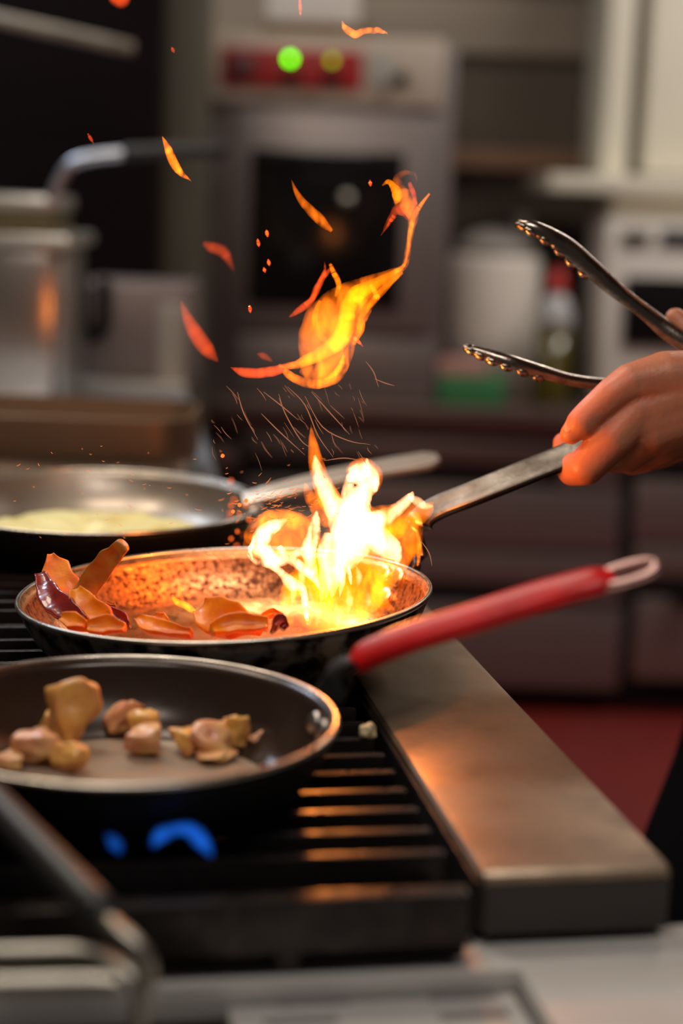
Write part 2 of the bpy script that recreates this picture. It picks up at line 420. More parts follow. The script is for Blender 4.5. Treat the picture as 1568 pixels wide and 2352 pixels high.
# main handle
P, q = path([(953, 1326, 1.205), (956, 1290, 1.215), (955, 1240, 1.215), (966, 1196, 1.215), (1005, 1166, 1.213), (1090, 1132, 1.208), (1220, 1080, 1.207), (1330, 1036, 1.207), (1400, 1007, 1.209), (1450, 988, 1.212)], 8, KD)
nr = []
for i in range(len(P)):
    t = i/len(P)
    up_n = Vector((-0.25, -0.55, 0.8)); side_n = Vector((0.80, 0.45, 0.25))
    k = min(max((t-0.18)/0.22, 0), 1); nr.append(side_n.lerp(up_n, k))
wv = np.interp(np.linspace(0, 1, len(P)), [0, 0.2, 0.4, 0.7, 1], [0.016, 0.0125, 0.0115, 0.0125, 0.013])
mobj('handle', *sweep(P, list(wv), 0.0032, nr, RPROF), HANDLE, pan, True, R(35))['label'] = 'long flat grey steel handle'
def on_wall(T, Rr, dep, rb, ang, zf):
    inner, _ = pan_profile(Rr, dep, rb)
    zs = [p[1] for p in inner[2:]]; rs = [p[0] for p in inner[2:]]
    z = -dep*(1-zf); r = np.interp(z, zs, rs)
    r2 = np.interp(z+0.002, zs, rs)
    nrm = Vector((-math.cos(ang)*0.002, -math.sin(ang)*0.002, (r2-r))).normalized()
    p = Vector((r*math.cos(ang), r*math.sin(ang), z))
    return T @ p, (T.to_3x3() @ nrm).normalized()
def proj(p):
    q = Vector(p)-CP; d = q.dot(fw); return 784+q.dot(rt)/d*F, 1176-q.dot(up)/d*F
def wall_hit(T, Rr, dep, rb, u, v):
    best = None
    for ia in range(0, 80, 1):
        for iz in range(10, 98, 2):
            p, n_ = on_wall(T, Rr, dep, rb, R(ia), iz/100); q = proj(p); e = (q[0]-u)**2+(q[1]-v)**2
            if best is None or e < best[0]: best = (e, p, n_, ia, iz)
    return best[1], best[2]
for (ru, rv) in ((885, 1319), (917, 1325), (886, 1368)):
    p, n_ = wall_hit(TM, RM, 0.052, RM*0.74, ru, rv)
    q = n_.to_track_quat('Z', 'Y').to_matrix()
    mobj('rivet', *ellipsoid(p+n_*0.0012, 0.0080, 0.0080, 0.0042, q), RIM, pan)

# back pan silver handle
P, _ = path([(560, 1150, DB+0.02), (590, 1140, DB+0.02), (640, 1127, DB+0.02), (760, 1098, DB+0.03), (880, 1075, DB+0.04), (960, 1062, DB+0.045), (1005, 1054, DB+0.05)], 6)
wv = np.interp(np.linspace(0, 1, len(P)), [0, 0.15, 0.5, 0.9, 1], [0.008, 0.0085, 0.011, 0.0125, 0.006])
mobj('handle', *sweep(P, list(wv), 0.0035, Vector((-0.1, -0.45, 0.85)), RPROF), CHROME, panb, True, R(35))['label'] = 'silver steel handle'
for (a, zf) in ((R(4), 0.72), (R(-8), 0.72)):
    p, n_ = on_wall(TB, RB, 0.046, RB*0.8, a, zf)
    mobj('rivet', *ellipsoid(p+n_*0.001, 0.010, 0.010, 0.005, n_.to_track_quat('Z', 'Y').to_matrix()), CHROME, panb)

# front pan red handle
hp = [(752, 1600, DF+0.0), (768, 1575, DF+0.0), (790, 1540, DF-0.0), (830, 1514, DF-0.01)]
P, _ = path(hp, 6)
mobj('handle_bracket', *sweep(P, 0.0085, 0.0035, [Vector((0.3, -0.5, 0.8))]*len(P), RPROF), BLACK, panf, True, R(35))
P, _ = path([(808, 1524, DF-0.005), (850, 1502, DF-0.01), (950, 1462, DF-0.015), (1100, 1416, DF-0.02), (1250, 1368, DF-0.025), (1350, 1340, DF-0.03), (1410, 1326, DF-0.03)], 8)
wv = np.interp(np.linspace(0, 1, len(P)), [0, 0.06, 0.3, 0.6, 0.85, 1], [0.004, 0.0085, 0.0095, 0.0105, 0.0095, 0.006])
tv = np.interp(np.linspace(0, 1, len(P)), [0, 0.1, 0.6, 0.9, 1], [0.003, 0.0058, 0.0055, 0.005, 0.003])
mobj('handle', *sweep(P, list(wv), list(tv), Vector((-0.05, -0.5, 0.8)), [(math.copysign(abs(math.cos(a))**0.7, math.cos(a)), math.copysign(abs(math.sin(a))**0.7, math.sin(a))) for a in [2*math.pi*(k+.5)/16 for k in range(16)]]), REDH, panf)['label'] = 'bright red grip of the handle'
# loop at its end
ctr = at(1440, 1318, DF-0.032); ax = (at(1505, 1300, DF-0.034)-at(1380, 1336, DF-0.03)).normalized()
nrm = Vector((-0.05, -0.5, 0.8)).normalized(); sd = ax.cross(nrm).normalized()
loop = []
for k in range(40):
    a = 2*math.pi*k/40
    loop.append(ctr + ax*(0.0165*math.copysign(abs(math.cos(a))**0.75, math.cos(a))) + sd*(0.0062*math.sin(a)))
mobj('hanging_loop', *tube(loop, 0.0031, 10, True), pm('loop_metal', (0.60, 0.36, 0.32), 0.35, 0.8, var=0.2, scale=80), panf)['label'] = 'pale metal hanging loop at the handle end'
for (a, zf) in ((R(9), 0.75), (R(19), 0.72)):
    p, n_ = on_wall(TF, RF, 0.046, RF*0.78, a, zf)
    mobj('rivet', *ellipsoid(p+n_*0.0008, 0.007, 0.007, 0.003, n_.to_track_quat('Z', 'Y').to_matrix()), RIM, panf)

# ------------------------------------------------------------------ food
def chunk(size, seed, amt=0.25, sub=3, cut=4, rot=None):
    rnd = random.Random(seed)
    bm = bmesh.new(); bmesh.ops.create_icosphere(bm, subdivisions=sub, radius=1)
    planes = []
    for _ in range(cut):
        n = Vector((rnd.uniform(-1, 1), rnd.uniform(-1, 1), rnd.uniform(-1, 1))).normalized(); planes.append((n, rnd.uniform(0.45, 0.75)))
    off = Vector((rnd.uniform(0, 50),)*3)
    V = []
    for v in bm.verts:
        c = v.co.copy()
        m = max(abs(c.x), abs(c.y), abs(c.z)); c = c.lerp(c/m*0.82, 0.55)
        for n, d in planes:
            k = c.dot(n)
            if k > d: c -= n*(k-d)*0.85
        c += v.co*(noise.noise(c*1.6+off)*amt)
        V.append(Vector((c.x*size[0], c.y*size[1], c.z*size[2])))
    Fc = [tuple(v.index for v in f.verts) for f in bm.faces]; bm.free()
    if rot is None: rot = Matrix.Rotation(rnd.uniform(0, 6.28), 3, 'Z') @ Matrix.Rotation(rnd.uniform(-0.5, 0.5), 3, 'X')
    return [rot @ v for v in V], Fc
def place(V, p, zmin=None):
    if zmin is not None:
        lo = min(v.z for v in V); return [v + Vector((p.x, p.y, zmin-lo)) for v in V]
    return [v+p for v in V]
# potatoes in front pan: (u, v of centre, half-width px, half-height px, label)
zf_ = cF.z-0.046+0.0026
spuds = [
 (172, 1672, 50, 62, POTATO, 'large golden potato wedge standing up at the left of the front pan'),
 (122, 1680, 22, 30, POTATO, 'small golden potato piece against the large wedge in the front pan'),
 (285, 1660, 42, 36, POTATOP, 'pinkish potato chunk near the far wall of the front pan'),
 (335, 1685, 34, 32, POTATO, 'yellow potato cube behind the rounded one in the middle of the front pan'),
 (322, 1712, 40, 32, POTATOP, 'rounded pale potato chunk in the middle of the front pan'),
 (424, 1710, 36, 26, POTATO, 'bright yellow potato piece left of the long one in the front pan'),
 (480, 1712, 46, 30, POTATOP, 'long pale potato piece right of centre in the front pan'),
 (541, 1697, 27, 38, POTATO, 'upright yellow potato stick at the right of the front pan'),
 (600, 1708, 32, 20, POTATOP, 'small reddish potato piece nearest the right wall of the front pan'),
 (82, 1730, 52, 32, POTATOP, 'potato cube with browned side at the near left of the front pan'),
 (160, 1752, 34, 26, POTATO, 'small orange potato piece against the near rim of the front pan'),
 (22, 1752, 30, 18, POTATOP, 'reddish potato scrap at the left end of the front pan'),
 (505, 1742, 42, 10, POTATOP, 'thin flat potato slice near the near rim of the front pan')]
for i, (u, v, hw, hh, mt, lb) in enumerate(spuds):
    base = onz(u, v+hh*0.8, zf_)
    d = depth(base); a = hw*d/F; b = hh*d/F
    V, Fc = chunk((a*1.3, a*1.1, b*1.42), 40+i, 0.22, 4, 5, Matrix.Rotation(0.3*((i*7) % 5-2), 3, 'Z') @ Matrix.Rotation(0.12*((i*5) % 3-1), 3, 'Y'))
    V = place(V, base + Vector((0, a*0.1, 0)), zf_)
    tagp(mobj('potato_piece', V, Fc, mt), lb, 'potato', 'potato pieces in the front pan')
# scrap on stove
V, Fc = chunk((0.008, 0.006, 0.006), 5, 0.3); p = onz(845, 1678, ZG+0.004)
tagp(mobj('potato_piece', place(V, p), Fc, pm('garlic', (0.62, 0.50, 0.28), 0.5, var=0.2, scale=90)), 'pale food scrap lying on the grate beside the steel rail', 'food scrap')

# egg in the back pan
n = 96; V = [Vector((0, 0, 0.006))]; Fc = []
rings = 10; re = RB*0.80*0.94
for j in range(1, rings+1):
    for k in range(n):
        a = 2*math.pi*k/n; t = j/rings
        r = re*t*(1+0.04*noise.noise(Vector((math.cos(a)*3, math.sin(a)*3, 1))))
        z = 0.004 + 0.011*(1-t**6) + 0.006*noise.noise(Vector((r*math.cos(a)*40, r*math.sin(a)*40, 3)))*(1-t**8) - (0.004 if j == rings else 0)
        V.append(Vector((r*math.cos(a), r*math.sin(a), z)))
for k in range(n): Fc.append((0, 1+k, 1+(k+1) % n))
for j in range(rings-1):
    for k in range(n): Fc.append((1+j*n+k, 1+(j+1)*n+k, 1+(j+1)*n+(k+1) % n, 1+j*n+(k+1) % n))
V2 = [v.copy() for v in V]
for v in V2: v.z = 0.0
m_ = len(V); Fc2 = [tuple(i+m_ for i in f[::-1]) for f in Fc]
side = [(1+(rings-1)*n+k, m_+1+(rings-1)*n+k, m_+1+(rings-1)*n+(k+1) % n, 1+(rings-1)*n+(k+1) % n) for k in range(n)]
Te = TB @ Matrix.Translation((0, 0, -0.046+0.0028))
tagp(mobj('omelette', [Te @ v for v in V+V2], Fc+Fc2+side, EGG), 'pale yellow egg omelette spread over the back steel pan', 'omelette')

# pepper strips in the main pan: curved bent slabs
def slab(pts, wid, thk, nrm, mat, label, seed=0, name='pepper_strip', group='pepper strips in the flaming pan'):
    P, q = path(pts, 8, KD)
    t = np.linspace(0, 1, len(P))
    wv = [w_*F and w_ for w_ in np.interp(t, np.linspace(0, 1, len(wid)), [x*DM/F for x in wid])]
    prof = []
    for k in range(24):
        a = 2*math.pi*(k+.5)/24; x = math.copysign(abs(math.cos(a))**0.6, math.cos(a)); y = math.copysign(abs(math.sin(a))**0.6, math.sin(a))
        prof.append((x, y + 0.9*x*x))
    V, Fc = sweep(P, wv, thk, Vector(nrm), prof)
    off = Vector((seed*7.3, seed*3.1, 0))
    V = [v + Vector((noise.noise(v*90+off), noise.noise(v*90+off*2), noise.noise(v*90-off)))*0.0016 for v in V]
    return tagp(mobj(name, V, Fc, mat), label, 'pepper', group)
slab([(118, 1275, 1.16), (128, 1305, 1.155), (150, 1345, 1.145), (168, 1390, 1.14)], [8, 32, 34, 20], 0.0022, (0.2, -1, 0.2), PEPO, 'orange pepper piece with a pointed top standing at the left wall of the flaming pan', 1)
slab([(95, 1325, 1.15), (112, 1365, 1.13), (150, 1400, 1.11), (200, 1430, 1.095)], [14, 26, 30, 12], 0.003, (0.2, -1, 0.35), PEPR, 'dark red pepper strip curling down the left wall of the flaming pan', 2)
slab([(285, 1250, 1.10), (250, 1285, 1.11), (210, 1335, 1.12), (180, 1380, 1.12)], [16, 24, 26, 24], 0.0022, (0.1, -1, 0.3), PEPB, 'long brown orange strip tossed up over the left rim of the flaming pan', 3)
slab([(175, 1360, 1.12), (195, 1395, 1.11), (230, 1415, 1.105), (250, 1432, 1.10)], [16, 34, 30, 16], 0.004, (0.1, -1, 0.6), PEPO, 'yellow orange pepper piece at the foot of the tossed strip', 4)
slab([(205, 1398, 1.12), (245, 1408, 1.125), (280, 1425, 1.125), (296, 1440, 1.12)], [8, 14, 16, 8], 0.004, (0, -0.8, 0.6), PEPR, 'dark red pepper sliver with a glossy edge right of the yellow pieces', 5)
slab([(148, 1425, 1.085), (175, 1432, 1.08), (200, 1443, 1.075)], [10, 22, 10], 0.005, (0, -0.8, 0.6), PEPO, 'small yellow pepper piece nearest the rim at the left', 6)
slab([(205, 1445, 1.07), (245, 1440, 1.07), (288, 1447, 1.068)], [12, 22, 10], 0.005, (0, -0.8, 0.6), PEPO, 'rounded orange pepper piece behind the near rim below the red sliver', 7)
slab([(322, 1430, 1.09), (350, 1442, 1.08), (400, 1453, 1.07), (440, 1458, 1.065)], [8, 20, 16, 8], 0.004, (0, -0.8, 0.7), PEPO, 'flat orange pepper strip with a pointed left end behind the near rim', 8)
slab([(352, 1420, 1.105), (372, 1427, 1.105), (388, 1440, 1.10)], [8, 16, 8], 0.004, (0, -0.8, 0.6), PEPO, 'small orange pepper flake above the pointed strip', 9)
slab([(478, 1410, 1.10), (500, 1420, 1.09), (545, 1432, 1.085), (590, 1445, 1.075)], [24, 44, 40, 16], 0.007, (0, -0.9, 0.5), PEPO, 'large crumpled orange pepper piece in the middle of the flaming pan', 10)
slab([(484, 1455, 1.06), (520, 1440, 1.065), (565, 1435, 1.065), (615, 1440, 1.065)], [10, 22, 22, 12], 0.005, (0, -0.8, 0.6), PEPO, 'folded orange pepper piece in front of the crumpled one', 12)
slab([(486, 1388, 1.105), (493, 1398, 1.105), (500, 1412, 1.10)], [6, 10, 8], 0.005, (0, -1, 0.4), PEPR, 'tiny dark red pepper tip sticking up from the crumpled orange piece', 11)
slab([(626, 1446, 1.065), (640, 1432, 1.07), (656, 1446, 1.07)], [8, 14, 8], 0.005, (0, -0.8, 0.6), PEPR, 'small dark red pepper piece near the rim left of the flames', 13)
slab([(600, 1418, 1.09), (625, 1412, 1.095), (650, 1420, 1.095)], [6, 10, 6], 0.004, (0, -0.8, 0.6), PEPO, 'small orange scrap just left of the flames', 14)
slab([(244, 1383, 1.125), (256, 1390, 1.125), (264, 1388, 1.125)], [3, 4, 3], 0.002, (0, -0.8, 0.6), PEPB, 'tiny brown shred on the bare pan floor', 15)

# ------------------------------------------------------------------ flames
LENS = []
for k in range(10): x = -1+2*k/10; LENS.append((x, (1-x*x)**0.6 if abs(x) < 1 else 0))
for k in range(10): x = 1-2*k/10; LENS.append((x, -(1-x*x)**0.6 if abs(x) < 1 else 0))
def tongue(parent, pts, mat, peak, tk=0.75, name='tongue', dd=0.0, seed=0, wob=0.12, n=7):
    """pts (u, v, halfwidth px, depth)"""
    q = cr(pts, n)
    P = [at(a[0], a[1], (a[3]+dd)*KD) for a in q]
    wv = [max(a[2], 0.6)*a[3]*KD/F for a in q]
    for i in range(len(P)):
        k = noise.noise(Vector((i*0.35, seed*9.1, 0)))
        wv[i] *= 1+wob*k; P[i] = P[i] + fw*(0.006*noise.noise(Vector((i*0.25, seed*5.7, 4))))
    th = [w_*tk for w_ in wv]
    pw = 1.6 if mat is FW else 0.9
    if mat is FW: wv = [w_*1.18 for w_ in wv]; peak *= 1.15 if peak > 3 else 0.45
    prof = [(x, math.copysign(max(1-x*x, 0)**pw, y)) for x, y in LENS]
    V, Fc = sweep(P, wv, th, -fw, prof)
    if max(a[2] for a in pts) >= 8: V, Fc = remesh(V, Fc, 0.0008 if max(a[2] for a in pts) >= 25 else 0.0005, 2)
    o = mobj(name, V, Fc, mat, parent)
    o['glow'] = float(peak/(2*max(max(th), 1e-4)))
    return o
def remesh(V, Fc, vox, it):
    me = bpy.data.meshes.new('tmp'); me.from_pydata([tuple(v) for v in V], [], Fc)
    o = bpy.data.objects.new('tmp', me); C.objects.link(o)
    m = o.modifiers.new('r', 'REMESH'); m.mode = 'VOXEL'; m.voxel_size = vox
    sm = o.modifiers.new('s', 'SMOOTH'); sm.iterations = it
    dg = bpy.context.evaluated_depsgraph_get(); dg.update()
    e = o.evaluated_get(dg); m2 = e.to_mesh()
    V = [v.co.copy() for v in m2.vertices]; Fc = [tuple(p.vertices) for p in m2.polygons]
    e.to_mesh_clear(); bpy.data.objects.remove(o)
    return V, Fc
def flame(label, base, group=None): return thing('flame', label, 'flame', base, group)
D1 = 1.14
big = flame('large white and yellow fire blazing in the right half of the middle pan', at(780, 1440, 1.12))
S = [0]
def T(pts, mat, peak, tk=0.75, d=D1, parent=None, wob=0.12):
    S[0] += 1
    return tongue(parent, [(a[0], a[1], a[2], (a[3] if len(a) > 3 else d)) for a in pts], mat, peak, tk, seed=S[0], wob=wob)
b = big
T([(765, 1452, 30, 1.06), (765, 1425, 90, 1.08), (775, 1380, 108, 1.11), (795, 1330, 108, 1.13), (810, 1280, 100), (825, 1230, 80), (830, 1180, 50), (830, 1150, 10)], FY, 1.9, 0.35, parent=b)
T([(572, 1272, 10), (600, 1262, 30), (640, 1245, 44), (690, 1258, 48), (730, 1300, 50, 1.13), (745, 1350, 44, 1.11), (740, 1400, 20, 1.09)], FY, 1.6, 0.5, parent=b)
T([(800, 1230, 20), (850, 1215, 45), (900, 1195, 40), (940, 1185, 34), (975, 1172, 24), (996, 1152, 3)], FY, 1.8, 0.5, parent=b)
T([(950, 1175, 12), (948, 1210, 26), (935, 1250, 32), (915, 1285, 30), (880, 1320, 36, 1.13), (850, 1370, 34, 1.11), (830, 1410, 20, 1.09)], FO, 1.9, 0.5, parent=b)
T([(575, 1240, 8), (600, 1205, 22), (640, 1188, 20), (690, 1205, 22), (720, 1240, 24)], FO, 1.4, 0.6, d=1.16, parent=b)
T([(670, 1440, 6, 1.08), (662, 1400, 18, 1.09), (668, 1360, 26, 1.11), (690, 1330, 30), (720, 1300, 20)], FY, 1.5, 0.6, parent=b)
T([(714, 972, 1), (716, 1000, 8), (721, 1035, 15), (727, 1070, 20), (740, 1110, 24), (758, 1150, 28), (780, 1185, 26), (800, 1215, 10)], FO, 2.2, 0.7, parent=b, wob=0.05)
T([(722, 1045, 4), (730, 1080, 14), (743, 1115, 18), (762, 1155, 22), (785, 1190, 32), (800, 1220, 36), (790, 1250, 30)], FW, 6.4, 0.7, parent=b)
T([(795, 1085, 6), (812, 1072, 14), (838, 1068, 18), (862, 1088, 18), (862, 1115, 14), (842, 1130, 18), (825, 1150, 26), (815, 1185, 34)], FO, 2.2, 0.7, parent=b, wob=0.05)
T([(800, 1080, 5), (815, 1078, 12), (838, 1073, 13), (858, 1090, 12), (855, 1112, 14), (835, 1130, 22), (822, 1155, 28), (815, 1190, 40), (808, 1235, 44), (790, 1275, 36), (772, 1320, 18), (765, 1370, 3)], FW, 7.0, 0.7, parent=b)
T([(796, 1098, 8), (825, 1095, 20), (855, 1108, 16), (862, 1130, 5)], FW, 3.5, 0.7, parent=b)
T([(842, 1052, 2), (842, 1068, 9), (838, 1095, 14)], FW, 3.3, 0.8, parent=b)
T([(805, 1080, 4), (800, 1120, 14), (800, 1160, 20), (805, 1200, 26)], FW, 3.9, 0.7, parent=b)
T([(790, 1185, 20), (835, 1212, 36), (870, 1243, 30), (898, 1262, 24), (912, 1282, 12), (910, 1298, 2)], FW, 6.4, 0.7, parent=b)
T([(840, 1190, 14), (872, 1192, 20), (900, 1178, 16), (925, 1158, 13), (943, 1140, 9), (948, 1128, 2)], FW, 3.9, 0.8, parent=b)
T([(938, 1140, 4), (955, 1150, 10), (975, 1162, 9), (994, 1162, 3)], FW, 3.0, 0.8, parent=b)
T([(850, 1230, 18), (900, 1225, 22), (925, 1200, 16), (945, 1175, 8)], FY, 2.0, 0.7, parent=b)
T([(662, 1190, 2), (640, 1203, 12), (614, 1218, 18), (598, 1245, 20), (612, 1276, 18), (645, 1288, 13), (680, 1272, 9), (700, 1258, 3)], FW, 5.1, 0.7, parent=b)
T([(727, 1173, 3), (724, 1200, 11), (718, 1235, 15), (708, 1262, 16), (716, 1305, 12), (732, 1350, 4)], FW, 4.5, 0.7, parent=b)
T([(755, 1225, 10), (745, 1270, 16), (752, 1320, 11), (762, 1372, 3)], FW, 4.5, 0.7, parent=b)
T([(565, 1272, 2), (588, 1290, 7), (622, 1298, 9), (648, 1318, 9), (668, 1340, 15), (694, 1352, 9), (702, 1395, 8, 1.12), (706, 1436, 3, 1.09)], FW, 3.6, 0.7, parent=b)
T([(584, 1232, 2), (578, 1252, 5), (574, 1262, 5), (580, 1285, 2)], FW, 3.3, 0.9, parent=b)
T([(640, 1255, 8), (660, 1280, 10), (690, 1300, 11), (722, 1330, 8), (735, 1356, 2)], FW, 3.3, 0.7, parent=b)
T([(800, 1300, 2), (803, 1322, 5), (806, 1342, 2)], FW, 3.3, 0.9, parent=b)
T([(760, 1400, 3, 1.1), (765, 1420, 12, 1.09), (800, 1425, 14, 1.09), (850, 1410, 8, 1.08)], FO, 1.3, 0.7, parent=b)
T([(955, 1215, 3), (962, 1250, 7), (960, 1290, 4), (958, 1300, 1)], FO, 1.2, 0.9, d=1.18, parent=b)

for (u, v0, v1, w_, pk) in ((690, 1285, 1375, 9, 3.0), (672, 1330, 1400, 8, 2.2), (712, 1340, 1440, 8, 1.8), (738, 1300, 1390, 9, 3.0), (728, 1380, 1440, 10, 1.6), (782, 1280, 1372, 9, 3.4), (775, 1385, 1440, 12, 1.5), (800, 1345, 1410, 9, 1.8), (822, 1300, 1350, 8, 1.6), (842, 1350, 1408, 8, 1.4), (750, 1330, 1372, 7, 2.6), (655, 1360, 1435, 8, 1.6)):
    k = 0.00025*(v1-1340)
    T([(u-4, v0, 2, D1-max(k, 0)*2), (u+3, (v0+v1)/2, w_, D1-max(k, 0)*2.2), (u-2, v1, 2, D1-max(k, 0)*2.6)], FW, pk, 0.8, parent=b)
T([(905, 1240, 6), (885, 1290, 16), (862, 1340, 22, 1.12), (880, 1385, 16, 1.1), (905, 1400, 4, 1.09)], FO, 1.0, 0.5, parent=b)
T([(560, 1255, 6), (585, 1225, 26), (620, 1200, 30), (665, 1195, 26), (705, 1205, 22), (740, 1180, 12)], FO, 1.0, 0.5, d=1.16, parent=b)
T([(700, 1110, 4), (712, 1140, 16), (735, 1170, 22), (760, 1200, 22)], FO, 0.9, 0.6, d=1.16, parent=b)
upf = flame('curling orange and yellow flame floating high above the middle pan', at(725, 893, 1.14))
b = upf
T([(712, 888, 8), (722, 850, 36), (740, 800, 60), (760, 745, 66), (795, 700, 52), (845, 665, 34), (895, 635, 18), (925, 615, 8)], FO, 2.0, 0.45, parent=b, wob=0.05)
T([(640, 842, 3), (680, 838, 11), (730, 815, 17), (775, 785, 22), (795, 745, 22), (798, 710, 20), (820, 675, 20), (868, 648, 13), (912, 622, 7), (938, 598, 3)], FY, 3.0, 0.6, parent=b, wob=0.06)
T([(640, 836, 4), (665, 862, 11), (705, 880, 12), (745, 880, 12), (775, 862, 14), (795, 825, 13), (812, 780, 8)], FO, 1.6, 0.7, parent=b)
T([(528, 843, 2), (560, 855, 12), (605, 856, 13), (650, 846, 11), (690, 832, 7)], FR, 1.3, 0.7, parent=b)
T([(905, 632, 6), (930, 608, 8), (937, 570, 8), (944, 525, 9), (948, 495, 16), (935, 465, 22), (920, 435, 16), (912, 410, 10), (932, 397, 7), (950, 400, 5), (958, 415, 2)], FO, 1.0, 0.7, parent=b)
T([(928, 612, 3), (937, 575, 4), (942, 530, 6), (955, 490, 7), (968, 468, 5), (986, 445, 3)], FO, 1.3, 0.8, parent=b)
T([(877, 425, 2), (890, 418, 6), (905, 430, 10), (912, 450, 13), (908, 470, 3)], FY, 2.2, 0.8, parent=b)
T([(905, 495, 7), (892, 515, 4), (874, 540, 1)], FR, 0.7, 0.8, parent=b)
T([(664, 728, 3), (690, 710, 9), (715, 690, 8), (728, 655, 6), (745, 625, 5), (745, 600, 1)], FR, 0.9, 0.8, d=1.17, parent=b)
T([(758, 608, 4), (768, 630, 7), (778, 655, 7), (770, 680, 4)], FO, 0.9, 0.8, d=1.17, parent=b)
T([(812, 775, 5), (822, 783, 5), (834, 797, 1)], FR, 1.3, 0.9, parent=b)
T([(800, 690, 5), (830, 690, 12), (835, 720, 12), (820, 760, 12), (800, 790, 12)], FO, 1.2, 0.7, parent=b)

T([(688, 850, 8), (720, 858, 22), (760, 850, 30), (790, 825, 20), (805, 800, 6)], FO, 1.0, 0.5, parent=b)
T([(812, 790, 6), (828, 755, 10), (832, 725, 8), (850, 700, 8), (880, 665, 10), (925, 625, 4)], FY, 1.5, 0.6, parent=b)
T([(745, 870, 4), (765, 860, 8), (782, 840, 8), (790, 815, 4)], FY, 1.2, 0.6, parent=b)
T([(735, 690, 5), (722, 730, 9), (735, 770, 9), (760, 790, 6)], FY, 0.9, 0.6, parent=b)
T([(850, 655, 5), (865, 680, 9), (850, 705, 8), (838, 740, 4)], FO, 1.2, 0.6, parent=b)
T([(955, 470, 4), (948, 440, 7), (940, 420, 5)], FR, 0.6, 0.8, parent=b)
T([(940, 500, 10), (918, 480, 14), (900, 495, 8), (880, 530, 3)], FR, 0.5, 0.6, parent=b)
T([(700, 700, 6), (722, 680, 7), (740, 640, 7), (760, 615, 4)], FR, 0.8, 0.7, d=1.17, parent=b)

def flamelet(label, pts, mat, peak, d=1.16, tk=0.8):
    S[0] += 1
    o = tongue(None, [(a[0], a[1], a[2], d) for a in pts], mat, peak, tk, name='flame', seed=S[0], wob=0.0)
    return tagp(o, label, 'flame')
flamelet('small flame lick with a curled tail in front of the top of the oven', [(785, 45, 2), (795, 68, 9), (815, 78, 10), (840, 72, 8), (865, 70, 8), (890, 80, 2)], FO, 1.5)
flamelet('narrow bright orange flame sliver at upper left, over the black basket grip', [(372, 312, 1), (385, 340, 9), (398, 372, 11), (415, 397, 8), (440, 417, 1)], FO, 3.0)
flamelet('slim orange flame sliver in front of the dark oven door', [(668, 410, 1), (682, 445, 7), (705, 475, 11), (735, 505, 13), (762, 530, 5)], FO, 1.1)
flamelet('faint wedge shaped red flame patch left of the oven door glass', [(467, 558, 4), (485, 568, 13), (512, 578, 14), (526, 600, 9), (538, 625, 2)], FR, 0.45, 1.3)
flamelet('long dull red flame lick at the left of the curling flame', [(415, 690, 3), (430, 730, 14), (455, 775, 20), (480, 808, 17), (500, 830, 3)], FR, 0.75, 1.24)
flamelet('small yellow flame lick hovering over the bare pan floor', [(395, 1367, 3), (405, 1382, 8), (425, 1390, 9), (440, 1400, 8), (452, 1408, 2)], FY, 3.2, 1.12)
flamelet('faint flame lick above the lower left spray', [(590, 812, 2), (605, 818, 9), (625, 830, 3)], FR, 0.35, 1.2)
flamelet('orange flame spot at the top edge of the picture', [(250, -12, 6), (275, -4, 22), (300, -12, 6)], FR, 0.9, 1.35)
for (u, v, a_, l_) in ((613, 536, 80, 9), (593, 558, 80, 9), (617, 603, 80, 7), (607, 620, 75, 6), (574, 710, 85, 9), (850, 421, 85, 8), (208, 318, 60, 13), (397, 115, 65, 8), (689, 15, 88, 24)):
    dx = math.cos(R(a_))*l_; dy = math.sin(R(a_))*l_
    o = flamelet('x', [(u-dx, v-dy, 1), (u, v, 4.5), (u+dx, v+dy, 1)], FR, 1.6 if v > 350 else 0.6, 1.17)
    o.name = 'ember'; o['category'] = 'ember'
    o['label'] = {613: 'upper right one of the four floating embers before the oven glass', 593: 'upper left one of the four floating embers before the oven glass', 617: 'lower right one of the four floating embers before the oven glass', 607: 'lower left one of the four floating embers before the oven glass', 574: 'orange ember below the oven glass, left of the curling flame', 850: 'tiny ember left of the curl at the top of the high flame', 208: 'faint pink ember in the dark area at upper left', 397: 'tiny dull ember near the grey pillar at the top left', 689: 'thin vertical ember streak at the top in front of the pale box'}[u]

# blue burner flames
for pts, lb in (([(352, 1942, 5), (368, 1920, 18), (400, 1908, 14), (430, 1905, 16), (455, 1920, 20), (475, 1948, 14), (488, 1968, 3)], 'wide blue gas flame under the front pan'),
                ([(242, 1915, 3), (258, 1930, 14), (270, 1945, 14), (276, 1960, 3)], 'small faint blue gas flame left of the wide one')):
    flamelet(lb, pts, FB, 1.0 if pts[0][0] > 300 else 0.35, depth(onz(400, 1945, ZG+0.004))/KD-0.03)

# sparks and threads of the spray
rnd = random.Random(11)
def threads(specs, name, label, mat, cat='sparks'):
    parts = []
    for pts, d, r in specs:
        q = cr(pts, 4); P = [at(a[0], a[1], d*KD) for a in q]
        n = len(P); rr = [r*math.sin(math.pi*(0.12+0.8*i/(n-1))) for i in range(n)]
        parts.append(sweep(P, rr, rr, -fw, circ(5)))
    return tagp(mobj(name, *merge(*parts), mat), label, cat, kind='stuff')
sp = []
fixed = [[(605, 900), (650, 935), (685, 965)], [(660, 888), (700, 930), (730, 1000), (765, 1050)], [(715, 900), (755, 945), (803, 998)], [(700, 910), (740, 980), (800, 1012), (850, 1021)], [(600, 950), (640, 990), (700, 1045)], [(640, 905), (655, 950), (690, 1010), (716, 1030)], [(840, 830), (858, 855), (869, 889)], [(860, 870), (885, 880), (906, 886)], [(745, 1058), (790, 1052), (830, 1058)], [(965, 1240), (985, 1270), (992, 1300)], [(545, 900), (560, 950), (592, 1010)]]
